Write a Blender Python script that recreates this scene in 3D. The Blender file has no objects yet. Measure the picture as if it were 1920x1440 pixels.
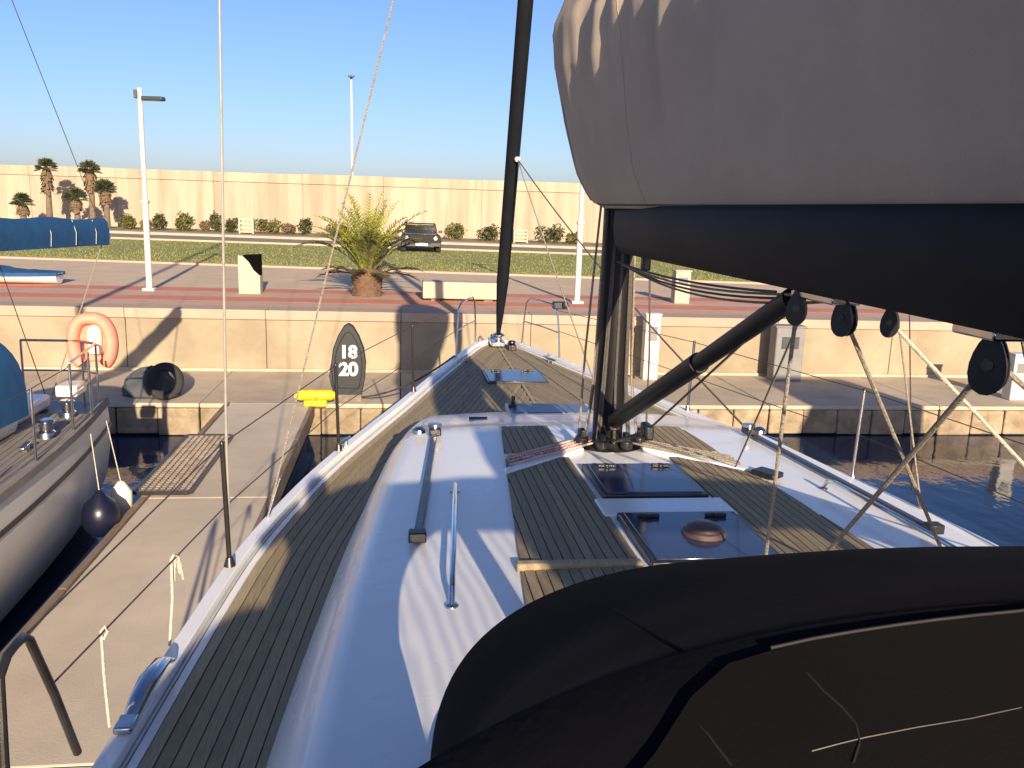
import bpy, bmesh, math, random
import numpy as np
from mathutils import Vector, Matrix, noise

random.seed(7)
S = bpy.context.scene
R = math.radians

# ------------------------------------------------------------------ camera, sky, sun, exposure
FPX, CAMZ = 1620.0, 3.5                       # focal length in photo pixels (1920 wide), eye height above the water
PITCH, ROLL, YAW = math.atan(326 / FPX), R(1.9), R(7.5)
cam_d = bpy.data.cameras.new('camera')
cam = bpy.data.objects.new('camera', cam_d)
S.collection.objects.link(cam)
cam_d.sensor_width = 36.0
cam_d.lens = 36.0 * FPX / 1920
cam_d.clip_start, cam_d.clip_end = 0.05, 6000
fw = Vector((math.sin(YAW) * math.cos(PITCH), math.cos(YAW) * math.cos(PITCH), -math.sin(PITCH)))
r0 = Vector((math.cos(YAW), -math.sin(YAW), 0))
u0 = r0.cross(fw)
CR = r0 * math.cos(ROLL) + u0 * math.sin(ROLL)
CU = u0 * math.cos(ROLL) - r0 * math.sin(ROLL)
cam.matrix_world = Matrix(((CR.x, CU.x, -fw.x, 0), (CR.y, CU.y, -fw.y, 0), (CR.z, CU.z, -fw.z, CAMZ), (0, 0, 0, 1)))
S.camera = cam

SUN_EL, SUN_AZ = R(16.5), R(5.7)              # light travels towards +Y, turned 5.7 degrees to -X
ldir = Vector((-math.sin(SUN_AZ) * math.cos(SUN_EL), math.cos(SUN_AZ) * math.cos(SUN_EL), -math.sin(SUN_EL)))
w = bpy.data.worlds.new('World'); S.world = w; w.use_nodes = True
nt = w.node_tree
bg = nt.nodes['Background']
sky = nt.nodes.new('ShaderNodeTexSky')
sky.sky_type = 'NISHITA'; sky.sun_disc = False
sky.sun_elevation = SUN_EL
to_sun = -ldir
sky.sun_rotation = math.atan2(to_sun.x, to_sun.y)
sky.air_density, sky.dust_density, sky.ozone_density, sky.altitude = 1.0, 0.9, 6.0, 0
tint = nt.nodes.new('ShaderNodeMix'); tint.data_type = 'RGBA'; tint.blend_type = 'MULTIPLY'; tint.inputs[0].default_value = 1.0
tint.inputs[7].default_value = (1.20, .97, 1.0, 1)
nt.links.new(sky.outputs[0], tint.inputs[6]); nt.links.new(tint.outputs[2], bg.inputs[0])
bg.inputs[1].default_value = 0.09
sl = bpy.data.lights.new('sun', 'SUN'); so = bpy.data.objects.new('sun', sl); S.collection.objects.link(so)
sl.energy, sl.angle, sl.color = 5.0, R(0.5), (1.0, 0.82, 0.60)
so.rotation_euler = ldir.to_track_quat('-Z', 'Y').to_euler()
so.location = (5, -30, 20)
S.view_settings.view_transform = 'Standard'; S.view_settings.look = 'None'
S.view_settings.gamma = 1; S.view_settings.use_curve_mapping = False
S.view_settings.exposure = 0.9
S.cycles.max_bounces = 6

# ------------------------------------------------------------------ helpers
def ray(x, y):
    return fw + CR * ((x - 960) / FPX) - CU * ((y - 720) / FPX)
def atz(x, y, z):
    d = ray(x, y); return Vector((0, 0, CAMZ)) + d * ((z - CAMZ) / d.z)
def aty(x, y, Y):
    d = ray(x, y); return Vector((0, 0, CAMZ)) + d * (Y / d.y)

WO = {}
def link(o, origin, parent=None):
    S.collection.objects.link(o)
    WO[o.name] = Vector(origin)
    if parent is not None:
        o.parent = parent
        o.location = Vector(origin) - WO[parent.name]
    else:
        o.location = origin
    return o
def tag(o, label=None, cat=None, group=None, kind=None):
    if label: o['label'] = label
    if cat: o['category'] = cat
    if group: o['group'] = group
    if kind: o['kind'] = kind
    return o
def empty(name, loc, label, cat, group=None):
    o = bpy.data.objects.new(name, None)
    o.empty_display_size = 0.2
    link(o, loc)
    return tag(o, label, cat, group)
def copy_tree(o, parent=None):
    c = o.copy(); S.collection.objects.link(c); c.parent = parent
    for ch in o.children: copy_tree(ch, c)
    return c

class MB:
    def __init__(s): s.v = []; s.f = []
    def add(s, vs, fs):
        b = len(s.v); s.v += [tuple(p) for p in vs]; s.f += [tuple(i + b for i in f) for f in fs]; return s
    def box(s, c, d, rz=0, taper=1.0):
        x, y, z = d[0] / 2, d[1] / 2, d[2] / 2
        vs = []
        for k in (-1, 1):
            t = taper if k > 0 else 1
            for a, b in ((-1, -1), (1, -1), (1, 1), (-1, 1)):
                p = Vector((a * x * t, b * y * t, k * z)); p.rotate(Matrix.Rotation(rz, 3, 'Z')) if rz else None
                vs.append(p + Vector(c))
        return s.add(vs, [(3, 2, 1, 0), (4, 5, 6, 7), (0, 1, 5, 4), (1, 2, 6, 5), (2, 3, 7, 6), (3, 0, 4, 7)])
    def bx(s, x0, x1, y0, y1, z0, z1):
        return s.box(((x0 + x1) / 2, (y0 + y1) / 2, (z0 + z1) / 2), (x1 - x0, y1 - y0, z1 - z0))
    def tube(s, pts, r, n=8, ell=None):
        pts = [Vector(p) for p in pts]
        m = len(pts); rs = r if isinstance(r, (list, tuple)) else [r] * m
        vs = []; fs = []
        t0 = (pts[1] - pts[0]).normalized()
        a = t0.orthogonal().normalized() if abs(t0.z) < .95 else Vector((1, 0, 0))
        a = (a - t0 * a.dot(t0)).normalized()
        if abs(t0.z) < .95:
            a = (Vector((0, 0, 1)) - t0 * t0.z).normalized()
        for i, p in enumerate(pts):
            t = (pts[min(i + 1, m - 1)] - pts[max(i - 1, 0)]).normalized()
            a = (a - t * a.dot(t)).normalized(); b = t.cross(a)
            for k in range(n):
                q = 2 * math.pi * (k + .5) / n
                vs.append(p + a * (rs[i] * math.cos(q) * (ell or 1)) + b * (rs[i] * math.sin(q)))
        for i in range(m - 1):
            for k in range(n):
                k2 = (k + 1) % n
                fs.append((i * n + k, i * n + k2, i * n + n + k2, i * n + n + k))
        fs.append(tuple(range(n))[::-1]); fs.append(tuple((m - 1) * n + k for k in range(n)))
        return s.add(vs, fs)
    def lathe(s, c, prof, n=16, axis='Z'):
        vs = []; fs = []
        for r, h in prof:
            for k in range(n):
                q = 2 * math.pi * k / n
                p = (r * math.cos(q), r * math.sin(q), h)
                if axis == 'Y': p = (p[0], p[2], p[1])
                if axis == 'X': p = (p[2], p[0], p[1])
                vs.append(Vector(p) + Vector(c))
        m = len(prof)
        for i in range(m - 1):
            for k in range(n):
                k2 = (k + 1) % n
                fs.append((i * n + k, i * n + k2, i * n + n + k2, i * n + n + k))
        fs.append(tuple(range(n))[::-1]); fs.append(tuple((m - 1) * n + k for k in range(n)))
        return s.add(vs, fs)
    def grid(s, rows, close=False):
        n = len(rows[0]); vs = [p for r in rows for p in r]; fs = []
        for i in range(len(rows) - 1):
            for k in range(n if close else n - 1):
                k2 = (k + 1) % n
                fs.append((i * n + k, i * n + k2, i * n + n + k2, i * n + n + k))
        return s.add(vs, fs)
    def prism(s, poly, z0, z1):
        n = len(poly)
        return s.add([(p[0], p[1], z0) for p in poly] + [(p[0], p[1], z1) for p in poly],
                     [tuple(range(n))[::-1], tuple(range(n, 2 * n))] + [(k, (k + 1) % n, n + (k + 1) % n, n + k) for k in range(n)])
    def build(s, name, mat, parent=None, smooth=35, bevel=0, fix=True, org=None):
        vs = np.array(s.v, float)
        lo, hi = vs.min(0), vs.max(0)
        o0 = Vector(org) if org is not None else Vector(((lo[0] + hi[0]) / 2, (lo[1] + hi[1]) / 2, lo[2]))
        me = bpy.data.meshes.new(name)
        me.from_pydata([tuple(p) for p in vs - np.array(o0)], [], s.f)
        me.materials.append(M[mat])
        if fix:
            b = bmesh.new(); b.from_mesh(me); bmesh.ops.recalc_face_normals(b, faces=b.faces); b.to_mesh(me); b.free()
        if smooth:
            for p in me.polygons: p.use_smooth = True
            me.set_sharp_from_angle(angle=R(smooth))
        o = bpy.data.objects.new(name, me)
        link(o, o0, parent)
        if bevel:
            md = o.modifiers.new('bevel', 'BEVEL'); md.width = bevel; md.segments = 2; md.limit_method = 'ANGLE'
        return o

def catmull(tab):
    xs = [t[0] for t in tab]; ys = [t[1] for t in tab]
    def f(x):
        if x <= xs[0]: return ys[0]
        if x >= xs[-1]: return ys[-1]
        i = max(k for k in range(len(xs) - 1) if xs[k] <= x)
        h = xs[i + 1] - xs[i]; t = (x - xs[i]) / h
        def sl(k):
            a, b = max(k - 1, 0), min(k + 1, len(xs) - 1); return (ys[b] - ys[a]) / (xs[b] - xs[a])
        m0, m1 = sl(i) * h, sl(i + 1) * h
        return (2*t**3-3*t**2+1)*ys[i] + (t**3-2*t**2+t)*m0 + (-2*t**3+3*t**2)*ys[i+1] + (t**3-t**2)*m1
    return f
def sag(a, b, d, n=12):
    a, b = Vector(a), Vector(b)
    return [a.lerp(b, i / n) - Vector((0, 0, d * 4 * (i / n) * (1 - i / n))) for i in range(n + 1)]

# ------------------------------------------------------------------ materials
M = {}
def mat(name, c1, c2=None, rough=.6, scale=4.0, stretch=(1, 1, 1), bump=0.0, bscale=None, metal=0.0, detail=6, spec=.5, ramp=(.35, .65), coat=0, island=0.0):
    m = bpy.data.materials.new(name); m.use_nodes = True
    n, l = m.node_tree.nodes, m.node_tree.links
    b = n['Principled BSDF']
    b.inputs['Roughness'].default_value = rough; b.inputs['Metallic'].default_value = metal
    b.inputs['Specular IOR Level'].default_value = spec
    b.inputs['Coat Weight'].default_value = coat
    g = n.new('ShaderNodeNewGeometry')
    mp = n.new('ShaderNodeMapping'); mp.inputs['Scale'].default_value = stretch
    l.new(g.outputs['Position'], mp.inputs[0])
    if c2 is None: c2 = tuple(x * .82 for x in c1)
    tx = n.new('ShaderNodeTexNoise'); tx.inputs['Scale'].default_value = scale; tx.inputs['Detail'].default_value = detail
    tx.inputs['Roughness'].default_value = .62
    l.new(mp.outputs[0], tx.inputs[0])
    cr = n.new('ShaderNodeValToRGB')
    cr.color_ramp.elements[0].position, cr.color_ramp.elements[1].position = ramp
    cr.color_ramp.elements[0].color = (*c1, 1); cr.color_ramp.elements[1].color = (*c2, 1)
    l.new(tx.outputs[0], cr.inputs[0])
    col = cr.outputs[0]
    if island:
        oi = n.new('ShaderNodeObjectInfo')
        mr = n.new('ShaderNodeMapRange'); mr.inputs['To Min'].default_value = 1 - island; mr.inputs['To Max'].default_value = 1 + island
        l.new(oi.outputs['Random'], mr.inputs[0])
        hv = n.new('ShaderNodeHueSaturation'); l.new(mr.outputs[0], hv.inputs['Value']); l.new(col, hv.inputs['Color']); col = hv.outputs[0]
    l.new(col, b.inputs['Base Color'])
    # roughness variation
    mr2 = n.new('ShaderNodeMapRange'); mr2.inputs['To Min'].default_value = max(0, rough - .08); mr2.inputs['To Max'].default_value = min(1, rough + .08)
    l.new(tx.outputs[0], mr2.inputs[0]); l.new(mr2.outputs[0], b.inputs['Roughness'])
    if bump:
        t2 = n.new('ShaderNodeTexNoise'); t2.inputs['Scale'].default_value = bscale or scale * 6; t2.inputs['Detail'].default_value = 5
        l.new(mp.outputs[0], t2.inputs[0])
        bp = n.new('ShaderNodeBump'); bp.inputs['Strength'].default_value = bump; bp.inputs['Distance'].default_value = .02
        l.new(t2.outputs[0], bp.inputs['Height']); l.new(bp.outputs[0], b.inputs['Normal'])
    M[name] = m
    return m

mat('gelcoat', (0.864, 0.853, 0.821), (0.799, 0.788, 0.756), rough=.28, scale=1.4, coat=.2)
mat('hull_white', (.72, .70, .66), (.66, .63, .58), rough=.3, scale=1.2)
mat('teak', (.34, .262, .148), (.25, .19, .108), rough=.75, scale=16, stretch=(6, .5, 6), bump=.25, island=.14)
mat('teak_margin', (0.408, 0.324, 0.192), (0.312, 0.24, 0.144), rough=.7, scale=14, stretch=(6, .5, 6), island=.05)
mat('caulk', (.05, .042, .03), (.035, .03, .022), rough=.8)
mat('rail_metal', (.62, .63, .64), (.50, .51, .52), rough=.35, scale=6, metal=.35)
mat('steel', (.55, .55, .55), (.42, .42, .42), rough=.22, scale=8, metal=1.0)
mat('dark_steel', (.10, .09, .085), (.06, .055, .05), rough=.3, scale=8, metal=.8)
mat('black_mast', (.008, .008, .009), (.014, .013, .012), rough=.5, scale=3, stretch=(1, 1, .15), spec=.25)
mat('black_boom', (.005, .005, .007), (.008, .0075, .009), rough=.7, scale=2, spec=.25)
mat('black_plastic', (.010, .010, .011), (.02, .02, .02), rough=.4, scale=20)
mat('navy_canvas', (.006, .007, .011), (.010, .011, .014), rough=.85, spec=.15, scale=5, stretch=(1, 1, .3), bump=.3, bscale=30)
mat('hood_canvas', (.0018, .0018, .0034), (.0026, .0025, .0042), rough=.95, scale=3, bump=.12, bscale=60, spec=.1)
mat('hood_panel', (.0046, .0040, .0042), (.0036, .0032, .0033), rough=.95, scale=3, bump=.10, bscale=300, spec=.1)
mat('hood_piping', (.006, .0058, .0056), (.0045, .0045, .0045), rough=.7, scale=20)
mat('bag_canvas', (.45, .37, .295), (.395, .325, .26), rough=.85, scale=1.6, bump=.18, bscale=160, spec=.25)
mat('bag_trim', (.10, .085, .065), (.08, .07, .055), rough=.85, scale=5)
mat('rope_beige', (.37, .32, .25), (.17, .14, .11), rough=.85, scale=90, bump=.6, bscale=120)
mat('rope_white', (0.576, 0.528, 0.432), (0.44, 0.392, 0.304), rough=.85, scale=90, bump=.5, bscale=120)
mat('rope_dark', (.06, .05, .045), (.11, .09, .08), rough=.85, scale=90)
mat('rope_red', (.55, .10, .09), (.70, .55, .50), rough=.85, scale=70, ramp=(.45, .55))
mat('wire', (.075, .062, .05), (.05, .04, .033), rough=.5, scale=30, metal=.2)
mat('pole_grey', (.34, .31, .27), (.26, .24, .21), rough=.4, scale=10)
mat('vent_dome', (0.132, 0.078, 0.066), (0.084, 0.054, 0.051), rough=.5, scale=9)
mat('chrome_blue', (.62, .64, .68), (.5, .52, .56), rough=.12, scale=8, metal=1.0)
# quay and land
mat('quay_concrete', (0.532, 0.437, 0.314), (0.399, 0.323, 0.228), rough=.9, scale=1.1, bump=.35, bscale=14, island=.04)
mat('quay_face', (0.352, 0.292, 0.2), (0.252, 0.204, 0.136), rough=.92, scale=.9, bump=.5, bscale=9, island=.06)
mat('coping_stone', (0.425, 0.306, 0.23), (0.365, 0.272, 0.2), rough=.9, scale=1.6, bump=.25, island=.05)
mat('finger_concrete', (.60, .505, .385), (.46, .385, .29), rough=.92, scale=.7, bump=.10, bscale=60, island=.03)
mat('timber', (.27, .20, .145), (.18, .13, .095), rough=.85, scale=6, stretch=(4, .5, 4), bump=.4, island=.1)
mat('pavers_grey', (.60, .455, .30), (.51, .385, .255), rough=.92, scale=1.2, bump=.3)
mat('pavers_red', (0.55, 0.209, 0.126), (0.462, 0.171, 0.108), rough=.92, scale=2.0, bump=.3)
mat('pavers_pink', (.52, .34, .245), (.45, .30, .215), rough=.92, scale=2.0, bump=.3)
mat('asphalt', (.27, .21, .155), (.22, .17, .13), rough=.95, scale=.6, bump=.3)
mat('kerb_stone', (0.45, 0.369, 0.27), (0.378, 0.315, 0.225), rough=.9, scale=1)
mat('soil', (.20, .13, .085), (.28, .20, .13), rough=1, scale=1.2, bump=.6, bscale=5)
mat('lawn', (.20, .22, .05), (.27, .25, .075), rough=1, scale=.5, bump=.3, bscale=30)
mat('grass_blade', (.21, .23, .052), (.26, .25, .07), rough=.8, scale=.7)
mat('sea_wall', (0.42, 0.345, 0.25), (0.24, 0.19, 0.13), rough=.95, scale=.75, stretch=(1.6, 1.6, .12), ramp=(.42, .78), bump=.4, bscale=3, island=.05)
mat('pale_concrete', (0.484, 0.413, 0.296), (0.421, 0.359, 0.257), rough=.85, scale=3, bump=.2)
mat('white_paint', (0.646, 0.612, 0.544), (0.578, 0.544, 0.476), rough=.5, scale=5)
mat('lamp_dark', (.05, .05, .055), (.035, .035, .04), rough=.5, scale=6)
mat('lamp_glass', (.55, .55, .52), rough=.2)
mat('cabinet_grey', (0.208, 0.2, 0.192), (0.168, 0.164, 0.16), rough=.6, scale=4)
mat('frond', (.17, .185, .028), (.09, .115, .02), rough=.55, scale=3)
mat('frond_young', (.32, .30, .022), (.22, .235, .02), rough=.5, scale=4)
mat('frond_old', (.045, .055, .022), (.09, .065, .025), rough=.7, scale=4)
mat('palm_bark', (.17, .095, .055), (.10, .06, .038), rough=.95, scale=9, bump=.8)
mat('fan_leaf', (.060, .070, .024), (.035, .043, .018), rough=.6, scale=2)
mat('fan_dead', (0.192, 0.132, 0.076), (0.12, 0.08, 0.048), rough=.9, scale=3)
mat('trunk_grey', (0.184, 0.136, 0.092), (0.128, 0.092, 0.064), rough=.95, scale=5, bump=.6)
mat('leaf_dark', (0.036, 0.0468, 0.0144), (0.0765, 0.0765, 0.0252), rough=.6, scale=2.2)
mat('leaf_light', (0.0765, 0.0855, 0.018), (0.135, 0.122, 0.036), rough=.6, scale=2.2)
mat('leaf_dry', (.17, .11, .06), (.11, .085, .04), rough=.8, scale=3)
mat('twig', (.12, .08, .05), rough=.9)
mat('yellow_paint', (0.68, 0.527, 0.017), (0.527, 0.399, 0.017), rough=.5, scale=8)
mat('rust', (.26, .215, .175), (.15, .12, .10), rough=.9, scale=8)
mat('sign_black', (.009, .010, .013), (.015, .0155, .018), rough=.55, scale=4)
mat('sign_white', (0.68, 0.663, 0.629), (0.646, 0.629, 0.595), rough=.5)
mat('old_hull', (0.738, 0.684, 0.576), (0.666, 0.612, 0.513), rough=.35, scale=.8, stretch=(1, 1, .3))
mat('old_teak', (.30, .26, .22), (.20, .17, .145), rough=.85, scale=8, stretch=(7, .4, 7), bump=.4)
mat('stripe_black', (.02, .02, .022), rough=.4)
mat('blue_canvas', (0.006, 0.078, 0.198), (0.0048, 0.057, 0.158), rough=.85, scale=4, bump=.35, bscale=9)
mat('navy_rubber', (.008, .009, .028), (.006, .007, .02), rough=.35, scale=6)
mat('orange_foam', (.78, .30, .205), (.68, .24, .16), rough=.7, scale=6)
mat('pale_plastic', (.75, .72, .58), (.66, .63, .5), rough=.45, scale=6)
mat('car_paint', (.004, .0045, .006), (.007, .0075, .009), rough=.5, scale=3, spec=.2)
mat('car_glass', (.02, .022, .024), rough=.06)
mat('tarp_grey', (.07, .075, .09), (.045, .05, .06), rough=.8, scale=6, bump=.5, bscale=14)
mat('mouth_shade_black', (.003, .003, .003), rough=.95, spec=.05)  # near-black that stands for the shade inside the bin opening
mat('quay_rough', (.36, .28, .185), (.20, .15, .095), rough=.95, scale=3.5, bump=1.0, bscale=12, island=.08)
mat('rubber', (.02, .02, .02), (.035, .033, .03), rough=.9)
mat('cloth_dark', (.010, .010, .013), (.016, .016, .02), rough=.9, scale=12)
mat('skin', (.45, .27, .19), rough=.6)
mat('hair', (.03, .02, .015), rough=.7)

def water_mat():
    m = bpy.data.materials.new('water'); m.use_nodes = True
    n, l = m.node_tree.nodes, m.node_tree.links; b = n['Principled BSDF']
    b.inputs['Base Color'].default_value = (.008, .022, .060, 1); b.inputs['Roughness'].default_value = .04
    b.inputs['IOR'].default_value = 1.33
    g = n.new('ShaderNodeNewGeometry'); mp = n.new('ShaderNodeMapping'); l.new(g.outputs['Position'], mp.inputs[0])
    mp.inputs['Scale'].default_value = (1, .6, 1)
    t = n.new('ShaderNodeTexNoise'); t.inputs['Scale'].default_value = 2.6; t.inputs['Detail'].default_value = 4
    l.new(mp.outputs[0], t.inputs[0])
    bp = n.new('ShaderNodeBump'); bp.inputs['Strength'].default_value = .12; bp.inputs['Distance'].default_value = .08
    l.new(t.outputs[0], bp.inputs['Height']); l.new(bp.outputs[0], b.inputs['Normal']); M['water'] = m
water_mat()
def glass_mat(name, tint, alpha, rough=.03, bump=0):
    m = bpy.data.materials.new(name); m.use_nodes = True
    n, l = m.node_tree.nodes, m.node_tree.links
    n.remove(n['Principled BSDF'])
    tr = n.new('ShaderNodeBsdfTransparent'); tr.inputs[0].default_value = (*tint, 1)
    gl = n.new('ShaderNodeBsdfGlossy'); gl.inputs['Roughness'].default_value = rough
    mx = n.new('ShaderNodeMixShader'); mx.inputs[0].default_value = alpha
    l.new(tr.outputs[0], mx.inputs[1]); l.new(gl.outputs[0], mx.inputs[2])
    l.new(mx.outputs[0], n['Material Output'].inputs[0])
    if bump:
        g = n.new('ShaderNodeNewGeometry')
        wv = n.new('ShaderNodeTexWave'); wv.inputs['Scale'].default_value = 5.5; wv.inputs['Distortion'].default_value = 3.0; wv.inputs['Detail'].default_value = 1
        wv.inputs['Detail Scale'].default_value = .8
        l.new(g.outputs['Position'], wv.inputs[0])
        cr = n.new('ShaderNodeValToRGB')       # wavy tint bands imitate rippled light falling through the clear plastic
        cr.color_ramp.elements[0].color = (tint[0]*bump, tint[1]*bump, tint[2]*bump, 1); cr.color_ramp.elements[1].color = (*tint, 1)
        l.new(wv.outputs[0], cr.inputs[0]); l.new(cr.outputs[0], tr.inputs[0])
    M[name] = m
glass_mat('clear_plastic', (.93, .92, .90), .1, bump=.72)
def smoked(name, c, rough=.06):
    m = bpy.data.materials.new(name); m.use_nodes = True
    b = m.node_tree.nodes['Principled BSDF']
    b.inputs['Base Color'].default_value = (*c, 1); b.inputs['Roughness'].default_value = rough
    b.inputs['Specular IOR Level'].default_value = .7
    M[name] = m
smoked('hatch_glass', (.035, .045, .09), .14)
smoked('hatch_pale', (.10, .14, .21), .35); M['hatch_pale'].node_tree.nodes['Principled BSDF'].inputs['Specular IOR Level'].default_value = .25

# ================================================================== SETTING
PZ, QZ = 1.6, 0.5            # promenade and lower quay levels above the water
WALL_Y, LQ_Y = 15.8, 13.2    # quay wall face, lower quay front edge
def sheet(name, poly, z, m, kind='structure'):
    b = MB(); b.add([(p[0], p[1], z) for p in poly], [tuple(range(len(poly)))])
    return tag(b.build(name, m, smooth=0), kind=kind)
sheet('water', [(-1500, -1500), (1500, -1500), (1500, 1500), (-1500, 1500)], 0, 'water')
# promenade: a solid terrace that reaches the sea wall
b = MB(); b.bx(-140, 140, WALL_Y + .55, 80, -1.0, PZ)
tag(b.build('promenade', 'pavers_grey', smooth=0), kind='structure')
def quad(x0, x1, y0, y1): return [(x0, y0), (x1, y0), (x1, y1), (x0, y1)]
b = MB(); b.bx(-140, 140, WALL_Y + .56, 17.15, PZ, PZ + .006); tag(b.build('paving_band_pink', 'pavers_pink', smooth=0), kind='structure').name = 'paving_band'
b = MB(); b.bx(-140, 140, 17.16, 17.95, PZ, PZ + .007); tag(b.build('paving_band', 'pavers_red', smooth=0), kind='structure')
b = MB(); b.bx(-140, 140, 17.96, 18.9, PZ, PZ + .006); tag(b.build('paving_band', 'pavers_pink', smooth=0), kind='structure')
b = MB(); b.bx(-140, 140, 18.91, 19.75, PZ, PZ + .007); tag(b.build('paving_band', 'pavers_red', smooth=0), kind='structure')
# far strips run about 8.5 degrees off the quay
TH = R(-8.5)
def fx(x, y0): return (x, y0 + math.tan(TH) * x)
def strip(name, ya, yb, z, m, x0=-140, x1=140):
    return sheet(name, [fx(x0, ya), fx(x1, ya), fx(x1, yb), fx(x0, yb)], z, m)
bb = MB(); bb.add([(*fx(-140, 25.9), PZ), (*fx(140, 25.9), PZ), (*fx(140, 26.3), PZ), (*fx(-140, 26.3), PZ)] + [(*fx(-140, 25.9), PZ + .05), (*fx(140, 25.9), PZ + .05), (*fx(140, 26.3), PZ + .05), (*fx(-140, 26.3), PZ + .05)],
       [(3, 2, 1, 0), (4, 5, 6, 7), (0, 1, 5, 4), (1, 2, 6, 5), (2, 3, 7, 6), (3, 0, 4, 7)])
tag(bb.build('lawn_edging', 'pavers_pink', smooth=0), kind='structure')
strip('lawn', 26.3, 40.2, PZ + .02, 'lawn')
strip('road', 40.2, 46.4, PZ + .012, 'asphalt')
def kerb(name, ya, yb, h, m):
    k = MB(); v = []
    for z in (PZ, PZ + h): v += [(*fx(-140, ya), z), (*fx(140, ya), z), (*fx(140, yb), z), (*fx(-140, yb), z)]
    k.add(v, [(3, 2, 1, 0), (4, 5, 6, 7), (0, 1, 5, 4), (1, 2, 6, 5), (2, 3, 7, 6), (3, 0, 4, 7)])
    return tag(k.build(name, m, smooth=0), kind='structure')
kerb('kerb', 40.0, 40.2, .10, 'kerb_stone')
kerb('pavement', 46.4, 48.2, .13, 'kerb_stone')
strip('planting_bed', 48.2, 58.5, PZ + .02, 'soil')
# grass blades on the lawn
b = MB()
for i in range(26000):
    x = random.uniform(-22, 16); yy = 26.4 + 13.6 * random.random() ** 1.6
    px, py = fx(x, yy); h = random.uniform(.02, .05); a = random.uniform(0, math.pi)
    dx, dy = math.cos(a) * .016, math.sin(a) * .016; lx, ly = random.uniform(-.04, .04), random.uniform(-.04, .04)
    b.add([(px - dx, py - dy, PZ + .02), (px + dx, py + dy, PZ + .02), (px + lx, py + ly, PZ + .02 + h)], [(0, 1, 2)])
tag(b.build('grass', 'grass_blade', smooth=0, fix=False), 'short dry-green grass on the lawn behind the promenade', 'grass', kind='stuff')

# lower quay: slabs on a recessed support
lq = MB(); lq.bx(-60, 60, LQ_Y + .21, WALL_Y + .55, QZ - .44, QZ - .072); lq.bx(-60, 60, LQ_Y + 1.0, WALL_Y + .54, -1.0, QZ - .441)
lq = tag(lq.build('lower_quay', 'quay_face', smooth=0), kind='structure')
x = -30.0
while x < 40:
    s_ = MB(); s_.bx(x + .006, x + 2.994, LQ_Y + random.uniform(-.012, .012) - .06, WALL_Y + .02, QZ - .07, QZ + random.uniform(-.004, .004))
    s_.build('quay_slab', 'quay_concrete', lq, smooth=0, bevel=.02)
    for k in range(5):
        xa = x + .01 + k * .597; s_ = MB(); s_.bx(xa, xa + .585, LQ_Y - .05 - random.uniform(0, .02), LQ_Y + .2, QZ - .47 - random.uniform(0, .03), QZ - .075)
        s_.v[4:] = [(p[0] + random.uniform(-.01, .01), p[1] + random.uniform(-.006, .006), p[2]) for p in s_.v[4:]]
        s_.build('face_stone', 'quay_rough', lq, smooth=0, bevel=.025)
    x += 3.0
# finger pier
FX0, FX1 = -2.65, -1.30
fp = MB(); fp.bx(FX0 + .12, FX1 - .12, -9, LQ_Y + .5, -1, QZ - .25)
fp = tag(fp.build('finger_pier', 'quay_face', smooth=0), kind='structure')
y = -8.8
while y < LQ_Y - 1:
    s_ = MB(); s_.bx(FX0 + .1, FX1 - .06, y + .003, min(y + 4.4, LQ_Y - .03) - .003, QZ - .24, QZ - .004 + random.uniform(-.003, .003))
    s_.build('pier_slab', 'finger_concrete', fp, smooth=0, bevel=.012); y += 4.4
for xa, xb in ((FX0 + .03, FX0 + .095), (FX1 - .055, FX1)):
    y = -8.8
    while y < LQ_Y - 1:
        s_ = MB(); s_.bx(xa, xb, y + .004, min(y + 2.2, LQ_Y - .03) - .004, QZ - .2, QZ + .02)
        s_.build('fender_timber', 'timber', fp, smooth=0, bevel=.008); y += 2.2

# quay wall with coping
qw = empty('quay_wall', (0, WALL_Y + .3, QZ), 'low cream concrete quay wall between the lower quay and the promenade', 'wall')
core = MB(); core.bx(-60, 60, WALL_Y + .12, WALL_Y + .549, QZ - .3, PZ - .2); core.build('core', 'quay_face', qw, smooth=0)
x = -31.2; k = 0
while x < 42:
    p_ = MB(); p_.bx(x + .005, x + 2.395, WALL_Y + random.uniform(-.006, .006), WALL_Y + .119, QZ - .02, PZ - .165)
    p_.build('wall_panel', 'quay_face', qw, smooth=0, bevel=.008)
    c_ = MB(); c_.bx(x + .003, x + 2.397, WALL_Y - .05, WALL_Y + .548, PZ - .162, PZ + .012 + random.uniform(-.003, .003))
    c_.build('coping_stone', 'coping_stone', qw, smooth=0, bevel=.012); x += 2.4
b = MB(); b.bx(-60, 60, WALL_Y - .05, WALL_Y - .012, QZ, QZ + .05); b.build('base_kerb', 'quay_concrete', qw, smooth=0)

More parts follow.
